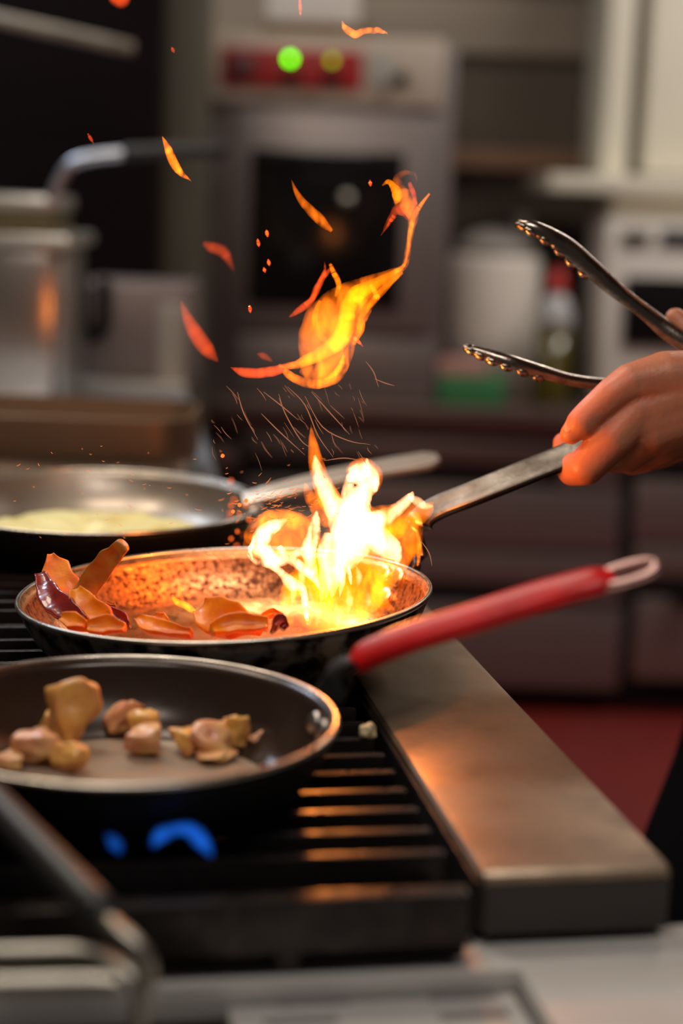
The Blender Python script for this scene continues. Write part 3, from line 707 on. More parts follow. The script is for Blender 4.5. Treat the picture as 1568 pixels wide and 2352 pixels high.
for f in fixed: sp.append((f, 1.13, 0.00045))
for i in range(60):
    u = rnd.uniform(480, 860); v = rnd.uniform(880, 1040); L = rnd.uniform(8, 45); a = R(rnd.uniform(40, 75))
    sp.append(([(u, v), (u+L*.5*math.cos(a)+rnd.uniform(-3, 3), v+L*.5*math.sin(a)), (u+L*math.cos(a), v+L*math.sin(a))], rnd.uniform(1.08, 1.2), rnd.uniform(0.00012, 0.00028)))
threads(sp, 'spark_trails', 'thin trails of sparks raining from the high flame to the pan', SPARKD)
sp = []
for i in range(130):
    u = rnd.gauss(640, 60); v = rnd.gauss(1160, 30); L = rnd.uniform(4, 20); a = R(rnd.uniform(-50, 20))
    sp.append(([(u, v), (u+L*.5*math.cos(a), v+L*.5*math.sin(a)+1), (u+L*math.cos(a), v+L*math.sin(a))], rnd.uniform(1.10, 1.22), rnd.uniform(0.00012, 0.0003)))
for i in range(60):
    u = rnd.uniform(30, 760); v = rnd.uniform(1020, 1260); L = rnd.uniform(3, 12); a = R(rnd.uniform(-30, 60))
    sp.append(([(u, v), (u+L*.5*math.cos(a), v+L*.5*math.sin(a)+1), (u+L*math.cos(a), v+L*math.sin(a))], rnd.uniform(1.08, 1.25), rnd.uniform(0.00012, 0.00025)))
threads(sp, 'flying_sparks', 'dense short sparks flying left of the white fire', SPARK)
parts = []
for i in range(34):
    u = 520+abs(rnd.gauss(0, 40)); v = 1195+rnd.gauss(0, 30); d = rnd.uniform(1.45, 1.85)
    parts.append(ellipsoid(at(u, v, d), 0.0012*rnd.uniform(.6, 1.6), 0.0012, 0.0015, None, 1))
for (u, v) in ((511, 1047), (550, 1160), (535, 1175), (565, 1150)): parts.append(ellipsoid(at(u, v, 1.25), 0.0016, 0.0016, 0.0016, None, 1))
tagp(mobj('glowing_embers', *merge(*parts), EMBER), 'cluster of red glowing embers between the omelette pan and the white fire', 'embers', kind='stuff')

# ------------------------------------------------------------------ tongs
DT = 1.33
tongs = thing('kitchen_tongs', 'dark steel kitchen tongs with scalloped tips held open above the pan handle', 'tongs', at(1400, 890, DT))
def tong_arm(pts, sgn, lab):
    q = cr(pts, 8); P = [at(a[0], a[1], a[3]*KD) for a in q]; n = len(P)
    wv = [a[2]*a[3]*KD/F for a in q]
    # U channel, thin sheet: profile open to the inside
    prof = []
    for k in range(9): a = math.pi*k/8; prof.append((math.cos(a), math.sin(a)))
    for k in range(9): a = math.pi*(8-k)/8; prof.append((0.86*math.cos(a), 0.80*math.sin(a)))
    V, Fc = sweep(P, [w_*1.5 for w_ in wv], [w_*1.7 for w_ in wv], -fw*0.55 + (up*sgn), prof)
    o = mobj('arm', V, Fc, TONGM, tongs, True, R(40))
    # scalloped teeth along both edges of the gripping end
    for i in range(3, int(n*0.46), 4):
        p = P[i]; t = (P[i+1]-P[i-1]).normalized(); nn = (-fw*0.55+up*sgn); s = t.cross(nn).normalized(); nn = s.cross(t).normalized()
        m3 = Matrix((t, s, nn)).transposed()
        for e in (-1, 1):
            mobj('tooth', *ellipsoid(p + s*e*wv[i]*1.15 - nn*wv[i]*0.15, 0.0058, 0.0030, 0.0034, m3, 2), TONGM, o)
    return o
TONGM = pm('tongs_steel', (0.42, 0.36, 0.30), 0.26, 1.0, scale=60, rvar=0.1, col2=(0.22, 0.17, 0.14), bump=0.3, bscale=150)
tong_arm([(1188, 510, 4, 1.22), (1225, 530, 14, 1.22), (1290, 575, 21, 1.23), (1350, 625, 20, 1.235), (1420, 685, 18, 1.24), (1500, 748, 19, 1.25), (1580, 805, 19, 1.25), (1680, 880, 19, 1.26)], 1, 'u')
tong_arm([(1063, 795, 3, 1.22), (1110, 815, 10, 1.22), (1170, 838, 14, 1.22), (1240, 862, 15, 1.23), (1310, 880, 13, 1.24), (1400, 893, 14, 1.25), (1520, 905, 15, 1.255), (1680, 915, 15, 1.26)], 1, 'l')
mobj('hinge', *lathe([(0, -0.012), (0.009, -0.012), (0.009, 0.012), (0, 0.012)], 20, Matrix.Translation(at(1690, 898, 1.26*KD)) @ Matrix.Rotation(R(90), 4, 'X')), TONGM, tongs)

# ------------------------------------------------------------------ person
def caps_mesh(caps, vox, smooth_it=6, fac=0.5):
    """caps: list of (p0, r0, p1, r1); union, voxel remeshed and smoothed"""
    bm = bmesh.new()
    for (a, ra, b_, rb_) in caps:
        L = (b_-a).length; d = (b_-a).normalized() if L > 1e-6 else Vector((0, 0, 1))
        q = d.to_track_quat('Z', 'Y').to_matrix()
        nn = 20; rings = []
        zs = []
        for k in range(7): an = -math.pi/2+math.pi/2*k/6; zs.append((ra*math.cos(an), ra*math.sin(an), 0))
        for k in range(1, 4): t = k/4; zs.append((ra+(rb_-ra)*t, L*t, 0))
        for k in range(7): an = math.pi/2*k/6; zs.append((rb_*math.cos(an), L+rb_*math.sin(an), 0))
        vs = []
        for r_, z_, _ in zs:
            r_ = max(r_, 1e-5)
            vs.append([bm.verts.new(a + q @ Vector((r_*math.cos(2*math.pi*j/nn), r_*math.sin(2*math.pi*j/nn), z_))) for j in range(nn)])
        for i in range(len(vs)-1):
            for j in range(nn): bm.faces.new((vs[i][j], vs[i][(j+1) % nn], vs[i+1][(j+1) % nn], vs[i+1][j]))
        bm.faces.new(vs[0][::-1]); bm.faces.new(vs[-1])
    me = bpy.data.meshes.new('tmp'); bm.to_mesh(me); bm.free()
    o = bpy.data.objects.new('tmp', me); C.objects.link(o)
    m = o.modifiers.new('r', 'REMESH'); m.mode = 'VOXEL'; m.voxel_size = vox
    s = o.modifiers.new('s', 'SMOOTH'); s.iterations = smooth_it; s.factor = fac
    dg = bpy.context.evaluated_depsgraph_get(); dg.update()
    e = o.evaluated_get(dg); m2 = e.to_mesh()
    V = [v.co.copy() for v in m2.vertices]; Fc = [tuple(p.vertices) for p in m2.polygons]
    e.to_mesh_clear(); bpy.data.objects.remove(o)
    return V, Fc
DH = 1.185*KD
def hp_(u, v, dz=0.0): return at(u, v, DH+dz)
def rp_(r): return r*DH/F
def chain(L):
    out = []
    for i in range(len(L)-1):
        a, b_ = L[i], L[i+1]
        out.append((hp_(*a[:2], a[3]), rp_(a[2]), hp_(*b_[:2], b_[3]), rp_(b_[2])))
    return out
caps = []
caps += chain([(1620, 880, 78, .012), (1530, 868, 64, .004), (1448, 880, 47, -.004), (1408, 905, 41, -.006), (1355, 950, 36, -.006), (1335, 972, 36, -.006), (1311, 996, 26, -.004)])  # thumb
caps += chain([(1640, 915, 84, .02), (1560, 915, 72, .010), (1462, 948, 58, .004), (1405, 1008, 50, .000), (1345, 1072, 44, .006), (1316, 1078, 40, .026), (1298, 1050, 33, .052), (1292, 1016, 24, .056)])   # index
caps += chain([(1640, 930, 84, .03), (1560, 955, 76, .014), (1490, 990, 60, .008), (1440, 1046, 42, .020), (1400, 1052, 36, .042), (1350, 1035, 32, .052)])   # middle
caps += chain([(1650, 940, 84, .035), (1570, 975, 74, .022), (1525, 1012, 54, .020), (1490, 1048, 36, .036), (1450, 1060, 34, .055), (1400, 1040, 30, .062)])  # ring
caps += chain([(1655, 950, 80, .045), (1595, 990, 62, .035), (1560, 1015, 46, .036), (1525, 1045, 32, .052), (1490, 1055, 28, .066), (1450, 1040, 25, .072)])  # little
caps += chain([(1470, 890, 42, .010), (1455, 945, 44, .008)])
caps += chain([(1530, 880, 62, .008), (1500, 950, 60, .006)])
caps += chain([(1478, 972, 56, .005), (1650, 922, 84, .018)])
caps += chain([(1512, 998, 56, .012), (1650, 935, 84, .026)])
caps += chain([(1500, 905, 58, .006), (1620, 905, 82, .014)])
# forearm of the left arm
wr = hp_(1660, 925, .03); el = Vector((0.525, 1.300, 1.06)); sh = Vector((0.525, 1.320, 1.38))
caps += [(wr, 0.027, el, 0.044)]
# right hand around the tongs
DR = 1.27*KD
def cr2(L):
    return [(at(a[0], a[1], DR+a[3]), a[2]*DR/F, at(b_[0], b_[1], DR+b_[3]), b_[2]*DR/F) for a, b_ in zip(L[:-1], L[1:])]
caps2 = []
caps2 += cr2([(1551, 731, 25, -.012), (1585, 772, 29, -.016), (1650, 800, 33, -.006), (1740, 860, 42, .02), (1830, 900, 70, .04)])
caps2 += cr2([(1600, 835, 26, -.014), (1640, 850, 30, -.018), (1690, 830, 33, -.008), (1760, 870, 44, .02), (1840, 920, 70, .04)])
caps2 += cr2([(1625, 945, 26, -.012), (1670, 950, 30, -.018), (1725, 925, 34, -.008), (1780, 910, 44, .02), (1840, 930, 66, .04)])
caps2 += cr2([(1650, 985, 24, -.01), (1700, 995, 27, -.016), (1745, 965, 30, -.006), (1790, 935, 40, .02)])
caps2 += cr2([(1590, 930, 26, .03), (1650, 930, 32, .035), (1740, 930, 42, .035), (1840, 930, 66, .04)])
elr = Vector((0.555, 1.700, 1.08)); shr = Vector((0.545, 1.740, 1.40))
caps2 += [(at(1850, 920, DR+.045), 0.027, elr, 0.042)]
PX = Vector((0.09, 0.06, 0))
person = thing('person', 'person in black apron gripping the pan handle and holding tongs', 'person', (0.505, 1.50, 0))
Vh, Fh = caps_mesh(caps, 0.0014, 12)
Vr, Fr = caps_mesh(caps2, 0.0022, 5)
head_c = Vector((0.445, 1.540, 1.66))
bc = [(Vector((0.535, 1.520, 1.0)), 0.13, Vector((0.525, 1.520, 1.30)), 0.13), (Vector((0.515, 1.520, 1.35)), 0.06, Vector((0.485, 1.530, 1.55)), 0.055),
      (head_c+Vector((0.01, 0, 0.02)), 0.088, head_c+Vector((-0.02, 0, -0.06)), 0.062), (head_c+Vector((-0.082, 0, 0.0)), 0.008, head_c+Vector((-0.10, 0, -0.022)), 0.011),
      (head_c+Vector((-0.07, 0.018, -0.062)), 0.008, head_c+Vector((-0.07, -0.018, -0.062)), 0.008),
      (head_c+Vector((0.0, 0.088, -0.01)), 0.012, head_c+Vector((0.01, 0.09, 0.015)), 0.014), (head_c+Vector((0.0, -0.088, -0.01)), 0.012, head_c+Vector((0.01, -0.09, 0.015)), 0.014),
      (sh, 0.06, el, 0.044), (shr, 0.06, elr, 0.044), (sh, 0.07, shr, 0.07)]
Vb, Fb = caps_mesh(bc, 0.006, 4)
mobj('body', *merge((Vh, Fh), (Vr, Fr), (Vb, Fb)), SKIN, person)
mobj('hair', *ellipsoid(head_c+Vector((0.02, 0, 0.045)), 0.098, 0.094, 0.075), pm('dark_hair', (0.02, 0.012, 0.008), 0.6, var=0.3, scale=200), person)
jc = [(Vector((0.545, 1.520, 0.92)), 0.155, Vector((0.535, 1.520, 1.25)), 0.15), (Vector((0.535, 1.380, 1.33)), 0.085, Vector((0.535, 1.660, 1.33)), 0.085),
      (sh, 0.072, el, 0.056), (shr, 0.072, elr, 0.056), (el, 0.056, el.lerp(wr, 0.22), 0.052), (elr, 0.056, elr.lerp(at(1850, 920, DR+.045), 0.22), 0.052)]
mobj('shirt', *caps_mesh(jc, 0.008, 4), CLOTH, person)
mobj('trousers', *caps_mesh([(Vector((0.555, 1.440, 0.88)), 0.115, Vector((0.545, 1.420, 0.5)), 0.075), (Vector((0.545, 1.420, 0.5)), 0.075, Vector((0.555, 1.420, 0.1)), 0.058),
      (Vector((0.555, 1.620, 0.88)), 0.115, Vector((0.545, 1.640, 0.5)), 0.075), (Vector((0.545, 1.640, 0.5)), 0.075, Vector((0.555, 1.640, 0.1)), 0.058)], 0.008, 4), CLOTH, person)
for yy in (1.42, 1.64):
    mobj('shoe', *ellipsoid((0.505, yy, 0.045), 0.14, 0.048, 0.05), GRIP, person)
# apron: wrapped sheet with folds
V = []; nu, nv = 40, 40
DA = 1.42
xa = at(1530, 1850, DA)
for side_ in (0, 1):
    for j in range(nv+1):
        t = j/nv; z = 1.12-t*0.62
        for i in range(nu+1):
            s = i/nu; an = math.pi*(0.5+0.5*(s*2-1)*0.82+0.5)
            an = math.pi + (s-0.5)*math.pi*1.15
            fl = 0.012*math.sin(s*26+t*3)*t + 0.035*t**1.3 - 0.03*max(0, 0.4-t)
            rx = float(np.interp(t, [0, .4, .55, .68, .8, 1], [.165, .19, .205, .226, .232, .235]))-0.004*side_+0.004*math.sin(s*26+t*3)*t; ry = 0.235+fl-0.004*side_
            V.append(Vector((0.555+rx*math.cos(an)*1.12, 1.52+ry*math.sin(an), z)))
n1 = (nu+1)*(nv+1); Fc = []
for j in range(nv):
    for i in range(nu):
        a = j*(nu+1)+i; Fc.append((a, a+1, a+nu+2, a+nu+1)); Fc.append((n1+a, n1+a+nu+1, n1+a+nu+2, n1+a+1))
for i in range(nu):
    Fc.append((i, n1+i, n1+i+1, i+1)); a = nv*(nu+1)+i; Fc.append((a, a+1, n1+a+1, n1+a))
for j in range(nv):
    a = j*(nu+1); Fc.append((a, a+nu+1, n1+a+nu+1, n1+a)); a = a+nu; Fc.append((a, n1+a, n1+a+nu+1, a+nu+1))
mobj('apron', V, Fc, CLOTH, person)['label'] = 'black apron'
# thumb nail
ta = (hp_(1311, 996)-hp_(1355, 950)).normalized(); tn = (-fw*0.72+up*0.62+rt*-0.25); tn = (tn-ta*tn.dot(ta)).normalized(); tb = tn.cross(ta)
mobj('thumb_nail', *ellipsoid(hp_(1319, 988, -.004)+tn*0.0078, 0.0068, 0.0050, 0.0016, Matrix((ta, tb, tn)).transposed()), NAIL, person)

# ------------------------------------------------------------------ foreground steel unit
ZF = ZS-0.040
YF = sxy(800, 2155, ZF)[1]
print('front unit y', YF)
fu = thing('steel_worktop_unit', 'pale steel worktop unit in the near foreground with a slotted plate', 'counter', SM @ Vector((0, YF-0.3, 0)))
xl, yl = sxy(500, 2255, ZF); xr, yr = sxy(1200, 2238, ZF)
V, Fc = merge(box(0.0, YF-0.0, ZF-0.004, 1.6, 0.001, 0.008, 0, SM))
ypl = sxy(900, 2240, ZF)[1]
V, Fc = merge(box(0.0, (YF+ypl)/2, ZF-0.010, 1.7, YF-ypl, 0.02, 0.002, SM), box(xr+0.4, ypl-0.25, ZF-0.010, 0.8, 0.5, 0.02, 0.002, SM))
mobj('top', V, Fc, STEELP := pm('pale_steel', (0.64, 0.61, 0.58), 0.5, 0.35, var=0.2, scale=7, rvar=0.1), fu, True, R(20))
mobj('slotted_plate', *box((xl+xr)/2+0.0, ypl-0.25, ZF-0.016, xr-xl-0.008, 0.49, 0.012, 0.002, SM), STEELP, fu, True, R(20))
SLOTM = pm('slot_grey', (0.16, 0.14, 0.14), 0.6)
for (cu, cv, wd) in ((720, 2303, 0.036), (1062, 2288, 0.034), (690, 2348, 0.036), (1088, 2334, 0.034), (730, 2400, 0.036), (1110, 2385, 0.034)):
    q = sxy(cu, cv, ZF-0.01)
    mobj('slot', *box(q[0], q[1], ZF-0.0098, wd, 0.0065, 0.0008, 0, SM), SLOTM, fu, False)
mobj('well', *box(xl-0.45, ypl-0.25, ZF-0.05, 0.9, 0.49, 0.02, 0, SM), pm('dark_well', (0.10, 0.085, 0.065), 0.4, 0.7, var=0.2, scale=5), fu, False)
mobj('cabinet', *box(0, YF-0.33, (ZF-0.07)/2, 1.6, 0.62, ZF-0.07, 0.004, SM), STEELD, fu, False)

# frying basket with a black grip lying at lower left
WIRE = pm('dull_chrome_wire', (0.42, 0.39, 0.33), 0.36, 0.9, var=0.15, scale=30)
bk = thing('fry_basket', 'wire fry basket with chrome rods and black grip in the lower left corner', 'basket', onz(200, 2230, ZF))
g0 = at(-120, 1735, 0.86); g1 = at(240, 2108, 0.74)
P = [g0.lerp(g1, t) for t in np.linspace(0, 1, 12)]
mobj('grip', *sweep(P, 0.0085, 0.0085, Vector((0, -.5, 1)), circ(16)), GRIP, bk)['label'] = 'black grip'
mobj('rod', *tube([at(225, 2095, .745), at(262, 2130, .735), at(310, 2172, .73), at(338, 2215, .73), at(338, 2260, .735), at(325, 2330, .74), at(300, 2420, .75)], 0.0040, 12), WIRE, bk)
mobj('rim_wire', *tube([at(-200, 2196, .74), at(60, 2188, .74), at(190, 2187, .74), at(255, 2210, .735), at(300, 2248, .73), at(318, 2285, .73), at(318, 2380, .73)], 0.0036, 12), WIRE, bk)
mobj('lower_wire', *tube([at(-200, 2268, .72), at(60, 2262, .72), at(220, 2258, .72), at(275, 2262, .72)], 0.0045, 12), WIRE, bk)

# ------------------------------------------------------------------ middle distance, left
def sbox(u0, v0, u1, v1, y, dep, mat, name, parent=None, bev=0.004, z0=None):
    """box whose front face spans the picture rectangle at distance y"""
    a = ony(u0, (v0+v1)/2, y); b_ = ony(u1, (v0+v1)/2, y); t = ony((u0+u1)/2, v0, y); l = ony((u0+u1)/2, v1, y)
    zl = l.z if z0 is None else z0
    V, Fc = box((a.x+b_.x)/2, y+dep/2, (t.z+zl)/2, b_.x-a.x, dep, t.z-zl, bev)
    return mobj(name, V, Fc, mat, parent, True, R(20))
# steel worktop beyond the stove
zt = H-0.36
def prism(poly, z0, z1):
    n = len(poly); V = [Vector((p[0], p[1], z0)) for p in poly]+[Vector((p[0], p[1], z1)) for p in poly]
    return V, [tuple(range(n))[::-1], tuple(range(n, 2*n))]+[(i, (i+1) % n, (i+1) % n+n, i+n) for i in range(n)]
p0 = onz(512, 1125, zt); p1 = onz(440, 925, zt); yb = onz(300, 905, zt).y
pk = p0.lerp(p1, (yb+0.35-p0.y)/(p1.y-p0.y))
mt = thing('steel_worktop_unit', 'steel worktop tinted with bluish reflected light, beyond the pans at left', 'counter', (p0.x-0.5, p0.y+0.5, 0))
mobj('top', *prism([(-1.5, p0.y), (p0.x, p0.y), (pk.x, pk.y), (-1.5, pk.y)], zt-0.04, zt), pm('steel_blue_sheen', (0.50, 0.54, 0.60), 0.42, 0.9, var=0.2, scale=5, rvar=0.1), mt, False)  # bluish reflected light is painted into the steel colour
mobj('body', *prism([(-1.48, p0.y+.02), (p0.x-.02, p0.y+.02), (pk.x-.02, pk.y-.02), (-1.48, pk.y-.02)], 0, zt-0.04), STEELD, mt, False)
# dark roasting pan behind the omelette pan
yp = p0.y+0.012
xr_ = ony(432, 1060, yp).x; xl_ = -0.95; wd_ = 0.22
hpot = ony(200, 962, yp).z-zt
pot = thing('roasting_pan', 'dark roasting pan with a copper glow at its right end, behind the omelette pan', 'pan', ((xr_+xl_)/2, yp+0.1, zt))
out_ = []; 
def rrect(x0, x1, y0, y1, r, z):
    L = []
    for cx, cy, a0 in ((x1-r, y0+r, -90), (x1-r, y1-r, 0), (x0+r, y1-r, 90), (x0+r, y0+r, 180)):
        for k in range(9): a = R(a0+90*k/8); L.append(Vector((cx+r*math.cos(a), cy+r*math.sin(a), z)))
    return L
rings_ = [rrect(xl_+g, xr_-g, yp+g, yp+wd_-g, max(0.05-g, 0.004), z) for g, z in ((0.02, zt+0.0005), (0.004, zt+0.012), (0, zt+hpot*0.5), (0, zt+hpot), (0.004, zt+hpot+0.001), (0.005, zt+hpot*0.5), (0.008, zt+0.016), (0.024, zt+0.004))]
V = [v for r_ in rings_ for v in r_]; m_ = len(rings_[0]); Fc = []
for a in range(len(rings_)-1):
    for b_ in range(m_): Fc.append((a*m_+b_, a*m_+(b_+1) % m_, (a+1)*m_+(b_+1) % m_, (a+1)*m_+b_))
Fc += [tuple(range(m_))[::-1], tuple(range((len(rings_)-1)*m_, len(rings_)*m_))]
mobj('pan_body', V, Fc, pm('dark_copper_pan', (0.42, 0.28, 0.18), 0.45, 0.85, var=0.3, scale=6, rvar=0.1), pot, True, R(50))
# fryer
yf = max(onz(60, 935, zt).y, yp+0.26); kf = yf/2.3
fr = thing('deep_fryer', 'tall steel deep fryer tank at the left edge, lit orange by the flames', 'fryer', (ony(0, 930, yf).x, yf+0.1, zt))
sbox(-200, 552, 130, 930, yf, 0.25, pm('tank_steel', (0.66, 0.57, 0.50), 0.24, 0.92, var=0.15, scale=9), 'tank', fr, 0.036, z0=zt+0.0005)
sbox(128, 560, 150, 930, yf+0.02, 0.2, STEEL, 'tank_side', fr, 0.004, z0=zt+0.0005)
sbox(-200, 534, 160, 566, yf-0.02, 0.28, CHROME, 'tank_rim', fr, 0.009)
bs = thing('fry_basket', 'shiny fry basket with a bent wire handle and black grip above the steel fryer', 'basket', ony(0, 534, yf+0.1))
sbox(-200, 445, 130, 480, yf-0.01, 0.2, CHROME, 'rim', bs, 0.010)
sbox(-200, 481, 122, 532, yf, 0.18, pm('basket_mesh', (0.22, 0.18, 0.10), 0.5, 0.6, var=0.5, scale=150), 'mesh_side', bs, 0.004)
yr_ = yf-0.02
mobj('handle_rod', *tube([ony(118, 462, yr_), ony(135, 420, yr_), ony(163, 378, yr_), ony(210, 362, yr_), ony(290, 352, yr_)], 0.0095, 12), pm('blue_chrome', (0.6, 0.64, 0.72), 0.35, 0.9, var=0.1), bs)
mobj('grip', *tube([ony(285, 352, yr_), ony(400, 346, yr_), ony(518, 344, yr_)], 0.0125, 12), GRIP, bs)
# grey cooker block
yb = max(yb, yf+0.30)
zb_ = ony(290, 905, yb).z
ck = thing('griddle_cooker', 'grey steel cooker block between the fryer and the oven', 'cooker', (ony(290, 900, yb).x, yb+0.15, zt))
sbox(158, 655, 428, 905, yb, 0.3, pm('cooker_grey', (0.30, 0.24, 0.22), 0.5, 0.5, var=0.2, scale=4), 'body', ck, 0.01, z0=zt+0.0005)
sbox(362, 700, 424, 905, yb-0.02, 0.03, pm('pale_post', (0.42, 0.37, 0.31), 0.5, 0.2), 'corner_post', ck, 0.006)
sbox(165, 878, 424, 925, yb-0.05, 0.06, pm('pale_base', (0.50, 0.45, 0.40), 0.5, 0.3), 'base_rail', ck, 0.006, z0=zt+0.0005)
mobj('hanging_hook', *tube([ony(192, 640, yb-.02), ony(194, 740, yb-.02), ony(214, 770, yb-.02), ony(238, 745, yb-.02), ony(240, 640, yb-.02)], 0.012, 10), BLACK, ck)
# dark extraction cabinet
dk = thing('dark_cabinet', 'nearly black tall appliance filling the upper left background', 'cabinet', (-1.0, 3.6, 0))
sbox(-600, -300, 362, 700, 3.5, 0.5, pm('dark_enamel', (0.010, 0.005, 0.005), 0.85, 0.0, spec=0.1, var=0.3, scale=2), 'body', dk, 0.01, z0=0.0)
sbox(365, -300, 452, 520, 3.6, 0.4, pm('olive_post', (0.10, 0.09, 0.065), 0.6, var=0.1), 'side_post', dk, 0.01, z0=0.6)
bw = thing('wooden_rail', 'pale blurred rail slanting across the dark upper left corner', 'rail', ony(150, 90, 3.2))
a = ony(-40, 35, 3.2); b_ = ony(305, 112, 3.2)
P = [a.lerp(b_, t) for t in np.linspace(0, 1, 8)]
mobj('rail', *sweep(P, 0.012, [0.013, .016, .018, .019, .019, .019, .018, .013], Vector((0, -1, 0.2)), circ(14)), pm('pale_wood', (0.42, 0.35, 0.26), 0.5, var=0.4, scale=15), bw)

# ------------------------------------------------------------------ background kitchen
YC = 4.2
zc = H-0.50
# counter
ct = thing('back_counter', 'long reddish steel counter along the back wall carrying the oven and microwave', 'counter', (0.3, 4.6, 0))
mobj('worktop', *box(0.25, YC+0.38, zc-0.02, 2.8, 0.8, 0.04, 0.004), pm('counter_steel', (0.30, 0.22, 0.20), 0.35, 0.8, var=0.15, scale=3, rvar=0.08), ct, True, R(20))
mobj('splash_rail', *box(0.25, YC+0.02, zc-0.055, 2.8, 0.02, 0.05, 0.003), pm('counter_lip', (0.20, 0.13, 0.12), 0.4, 0.7), ct, True, R(20))
mobj('carcass', *box(0.25, YC+0.42, 0.42, 2.7, 0.7, zc-0.04-0.18, 0), CABD, ct, False)  # near-black colour paints the shade in the gaps between drawers
mobj('plinth', *box(0.25, YC+0.45, 0.06, 2.7, 0.6, 0.12, 0), CABD, ct, False)
def front(u0, v0, u1, v1, parent, name='drawer', mat=None):
    return sbox(u0, v0, u1, v1, YC+0.03, 0.03, mat or CAB, name, parent, 0.004)
cabs = []
for (u0, u1, lb, dk_) in ((560, 1425, 'middle cabinet under the back counter with dark pulled shadow gaps', 1), (1455, 2100, 'right cabinet under the back counter at the picture edge', 0), (-250, 545, 'left cabinet under the back counter behind the pans', 0)):
    cb = thing('base_cabinet', lb, 'cabinet', (ony((u0+u1)/2, 1500, YC).x, YC+0.2, 0.1), 'base cabinets under the back counter')
    front(u0, 1010, u1, 1062, cb, 'drawer'); front(u0, 1112, u1, 1252, cb, 'drawer'); front(u0, 1262, u1, 1335, cb, 'drawer'); front(u0, 1385, u1, 1570, cb, 'door')
    if dk_: front(1290, 1040, u1, 1120, cb, 'panel')
    front(u0+(u1-u0)*0.78, 1335, u1, 1385, cb, 'panel')
    if u0 > 1430: sbox(1545, 1350, 1600, 1392, YC-0.01, 0.03, BLACK, 'handle', cb)
# oven
ov = thing('convection_oven', 'grey convection oven with a red control panel and green lamps on the back counter', 'oven', (ony(740, 900, YC+.05).x, YC+0.3, zc))
YO = YC+0.05
sbox(452, 95, 1032, 925, YO, 0.6, OVENM, 'body', ov, 0.01, z0=zc+0.0005)
sbox(470, 80, 1020, 240, YO-0.03, 0.03, OVENP, 'control_panel', ov, 0.006)
sbox(508, 112, 832, 203, YO-0.036, 0.008, REDP, 'red_display_panel', ov, 0.002)
sbox(520, 122, 585, 185, YO-0.04, 0.006, pm('dim_display', (0.10, 0.02, 0.025), 0.3), 'display', ov, 0.001)
sbox(850, 118, 905, 200, YO-0.036, 0.008, pm('pale_label', (0.42, 0.40, 0.36), 0.5), 'label_plate', ov, 0.001)
for (u, v) in ((667, 178), (762, 180), (922, 182)):
    p = ony(u, v, YO-0.045)
    mobj('knob', *lathe([(0, 0), (0.019, 0), (0.016, 0.02), (0, 0.022)], 24, Matrix.Translation(p) @ Matrix.Rotation(R(90), 4, 'X')), BLACK, ov)
for (u, v, m_, r_) in ((666, 135, LED, 0.0085), (762, 138, LED2, 0.0085)):
    mobj('lamp', *ellipsoid(ony(u, v, YO-0.045), r_, 0.005, r_, None, 2), m_, ov)
sbox(545, 262, 1000, 760, YO-0.03, 0.03, OVENM, 'door', ov, 0.008)
sbox(572, 345, 922, 705, YO-0.038, 0.012, GLASSK, 'door_glass', ov, 0.003)
sbox(575, 350, 900, 378, YO-0.075, 0.02, BLACK, 'door_handle', ov, 0.006)
mobj('door_glint_knob', *ellipsoid(ony(795, 455, YO-0.05), 0.016, 0.010, 0.016, None, 2), CHROME, ov)  # bright chrome disc stands for a lamp reflection on the round handle
sbox(545, 775, 1000, 915, YO-0.02, 0.03, OVENM, 'lower_panel', ov, 0.005)
# pale box on oven
sbx = sbox(612, -160, 828, 52, YO+0.1, 0.3, WHITEP, 'storage_box', None, 0.01)
tagp(sbx, 'pale box standing on top of the oven at the top edge', 'box')
tagp(sbox(600, 52, 860, 84, YO+0.05, 0.4, pm('brown_board', (0.20, 0.12, 0.05), 0.6, var=0.2), 'wooden_board', None, 0.004), 'brown board lying on the oven under the pale box', 'board')
# wall bands
struct('trim_1', *box(0.9, 5.27, ony(1200, 60, 5.25).z, 3.0, 0.06, 0.17, 0.004), pm('wall_band', (0.50, 0.42, 0.34), 0.45, 0.2))
struct('trim_2', *box(0.9, 5.24, ony(1200, 368, 5.25).z, 3.0, 0.10, 0.06, 0.004), pm('copper_band', (0.50, 0.30, 0.20), 0.4, 0.3))
# fridge and shelf at right
fg = thing('white_cupboard', 'tall cream cupboard with a dark vertical gap at the top right', 'cupboard', (ony(1550, 300, 4.5).x, 4.6, ony(1500, 405, 4.5).z))
sbox(1400, -300, 1462, 405, 4.5, 0.4, CREAM, 'side_panel', fg, 0.008)
sbox(1455, -300, 1500, 405, 4.62, 0.3, STEELD, 'gap', fg, 0.0)
sbox(1498, -300, 1800, 405, 4.5, 0.4, CREAM, 'door', fg, 0.008)
sh_ = sbox(1262, 408, 1900, 448, 4.35, 0.6, CREAM, 'wall_shelf', None, 0.006)
tagp(sh_, 'cream wall shelf below the tall cupboard', 'shelf')
tagp(sbox(1405, 449, 1900, 512, 4.42, 0.4, CREAM, 'storage_box', None, 0.006), 'flat cream box between the microwave and the wall shelf', 'box')
mw = thing('microwave_oven', 'white microwave with black door glass at the right edge of the back counter', 'microwave', (ony(1500, 870, 4.3).x, 4.45, zc))
sbox(1385, 512, 1900, 868, 4.3, 0.35, WHITEP, 'body', mw, 0.012, z0=zc+0.0005)
sbox(1432, 640, 1800, 800, 4.285, 0.02, GLASSK, 'door_glass', mw, 0.004)
sbox(1430, 530, 1492, 560, 4.288, 0.02, pm('olive_display', (0.07, 0.06, 0.04), 0.4), 'display', mw, 0.001)
sbox(1520, 528, 1640, 562, 4.288, 0.02, pm('dark_display', (0.03, 0.04, 0.05), 0.3), 'clock_display', mw, 0.001)
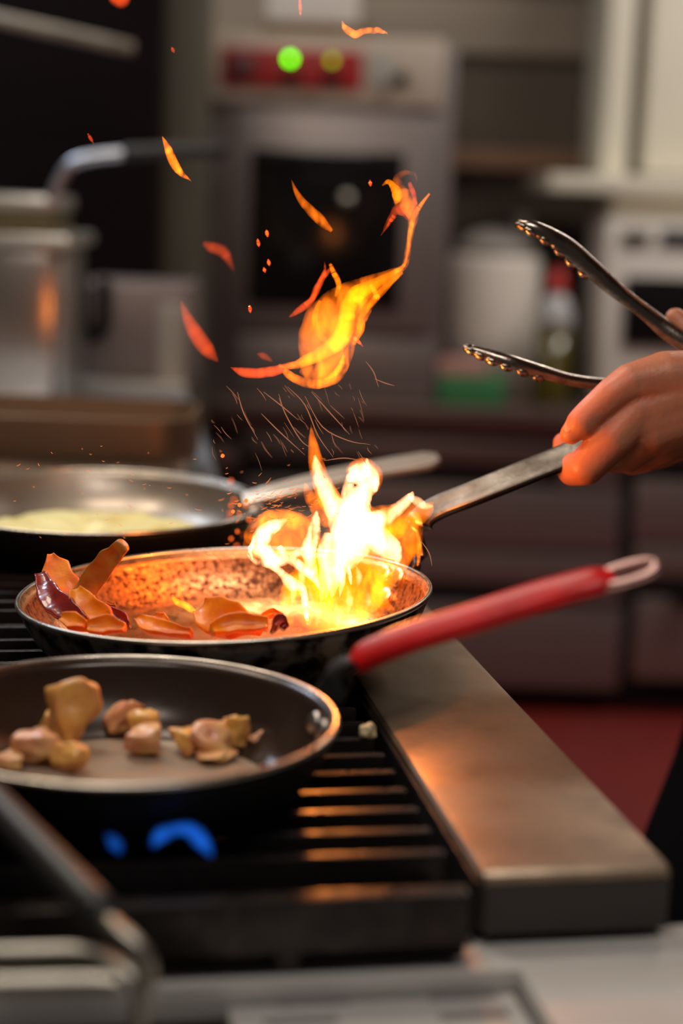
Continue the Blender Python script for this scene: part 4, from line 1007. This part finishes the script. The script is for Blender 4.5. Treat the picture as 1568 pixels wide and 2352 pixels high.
# things on the counter
def lathe_at(prof, u, v, y, sc_=1.0):
    p = ony(u, v, y); return Matrix.Translation((p.x, p.y, zc))
bt = thing('oil_bottle', 'olive oil squeeze bottle with a red cap on the back counter', 'bottle', (ony(1272, 850, 4.3).x, 4.3, zc))
Tb = Matrix.Translation((ony(1268, 850, 4.3).x, 4.3, zc))
zz = lambda v: ony(1268, v, 4.3).z-zc
mobj('bottle_body', *lathe([(0, 0.001), (0.042, 0.001), (0.045, 0.008), (0.045, zz(752)), (0, zz(752))], 32, Tb), OIL, bt)
mobj('bottle_neck', *lathe([(0, zz(752)), (0.045, zz(752)), (0.046, zz(735)), (0.038, zz(700)), (0.022, zz(672)), (0, zz(672))], 32, Tb), CLEAR, bt)
mobj('cap', *lathe([(0, zz(672)), (0.026, zz(672)), (0.024, zz(655)), (0.014, zz(620)), (0, zz(616))], 32, Tb), REDCAP, bt)
jg = thing('plastic_tub', 'tall pale plastic tub with a green base and pink band on the back counter', 'tub', (ony(1124, 850, 4.5).x, 4.5, zc))
Tj = Matrix.Translation((ony(1124, 850, 4.5).x, 4.5, zc)); zz2 = lambda v: ony(1120, v, 4.5).z-zc
mobj('tub_body', *lathe([(0, 0.001), (0.115, 0.001), (0.120, zz2(760)), (0.122, zz2(600)), (0.116, zz2(585)), (0, zz2(585))], 48, Tj), WHITEP, jg)
mobj('lid', *lathe([(0, zz2(584)), (0.11, zz2(584)), (0.10, zz2(555)), (0.05, zz2(530)), (0, zz2(525))], 48, Tj), pm('grey_lid', (0.34, 0.31, 0.29), 0.5, var=0.1), jg)
g_ = sbox(1005, 868, 1160, 912, 4.22, 0.12, GREEN, 'plastic_tray', None, 0.006, z0=zc)
tagp(g_, 'green plastic tray in front of the pale tub', 'tray')
g_ = sbox(1005, 828, 1120, 866, 4.24, 0.1, PINK, 'folded_cloth', None, 0.01)
tagp(g_, 'pink folded cloth lying on the green tray', 'cloth')
wb = thing('spray_bottle', 'grey bottle standing behind the pale tub and left of the red cap', 'bottle', (ony(1185, 850, 4.67).x, 4.67, zc))
mobj('bottle_body', *lathe([(0, 0), (0.05, 0), (0.05, 0.35), (0.02, 0.42), (0.02, 0.47), (0, 0.47)], 32, Matrix.Translation((ony(1185, 850, 4.67).x, 4.67, zc))), pm('grey_bottle', (0.36, 0.34, 0.33), 0.4, var=0.1), wb)
# dark curved pot lid behind
dm = thing('stock_pot', 'dark rounded stock pot behind the tub below the copper band', 'pot', (ony(1180, 850, 4.85).x, 4.9, zc))
mobj('pot_body', *lathe([(0, 0), (0.27, 0), (0.28, 0.28), (0.28, 0.34), (0.24, 0.40), (0.12, 0.445), (0, 0.455)], 64, Matrix.Translation((ony(1210, 850, 4.9).x, 5.01, zc))), pm('dark_pot', (0.05, 0.042, 0.038), 0.5, 0.3, var=0.2), dm)
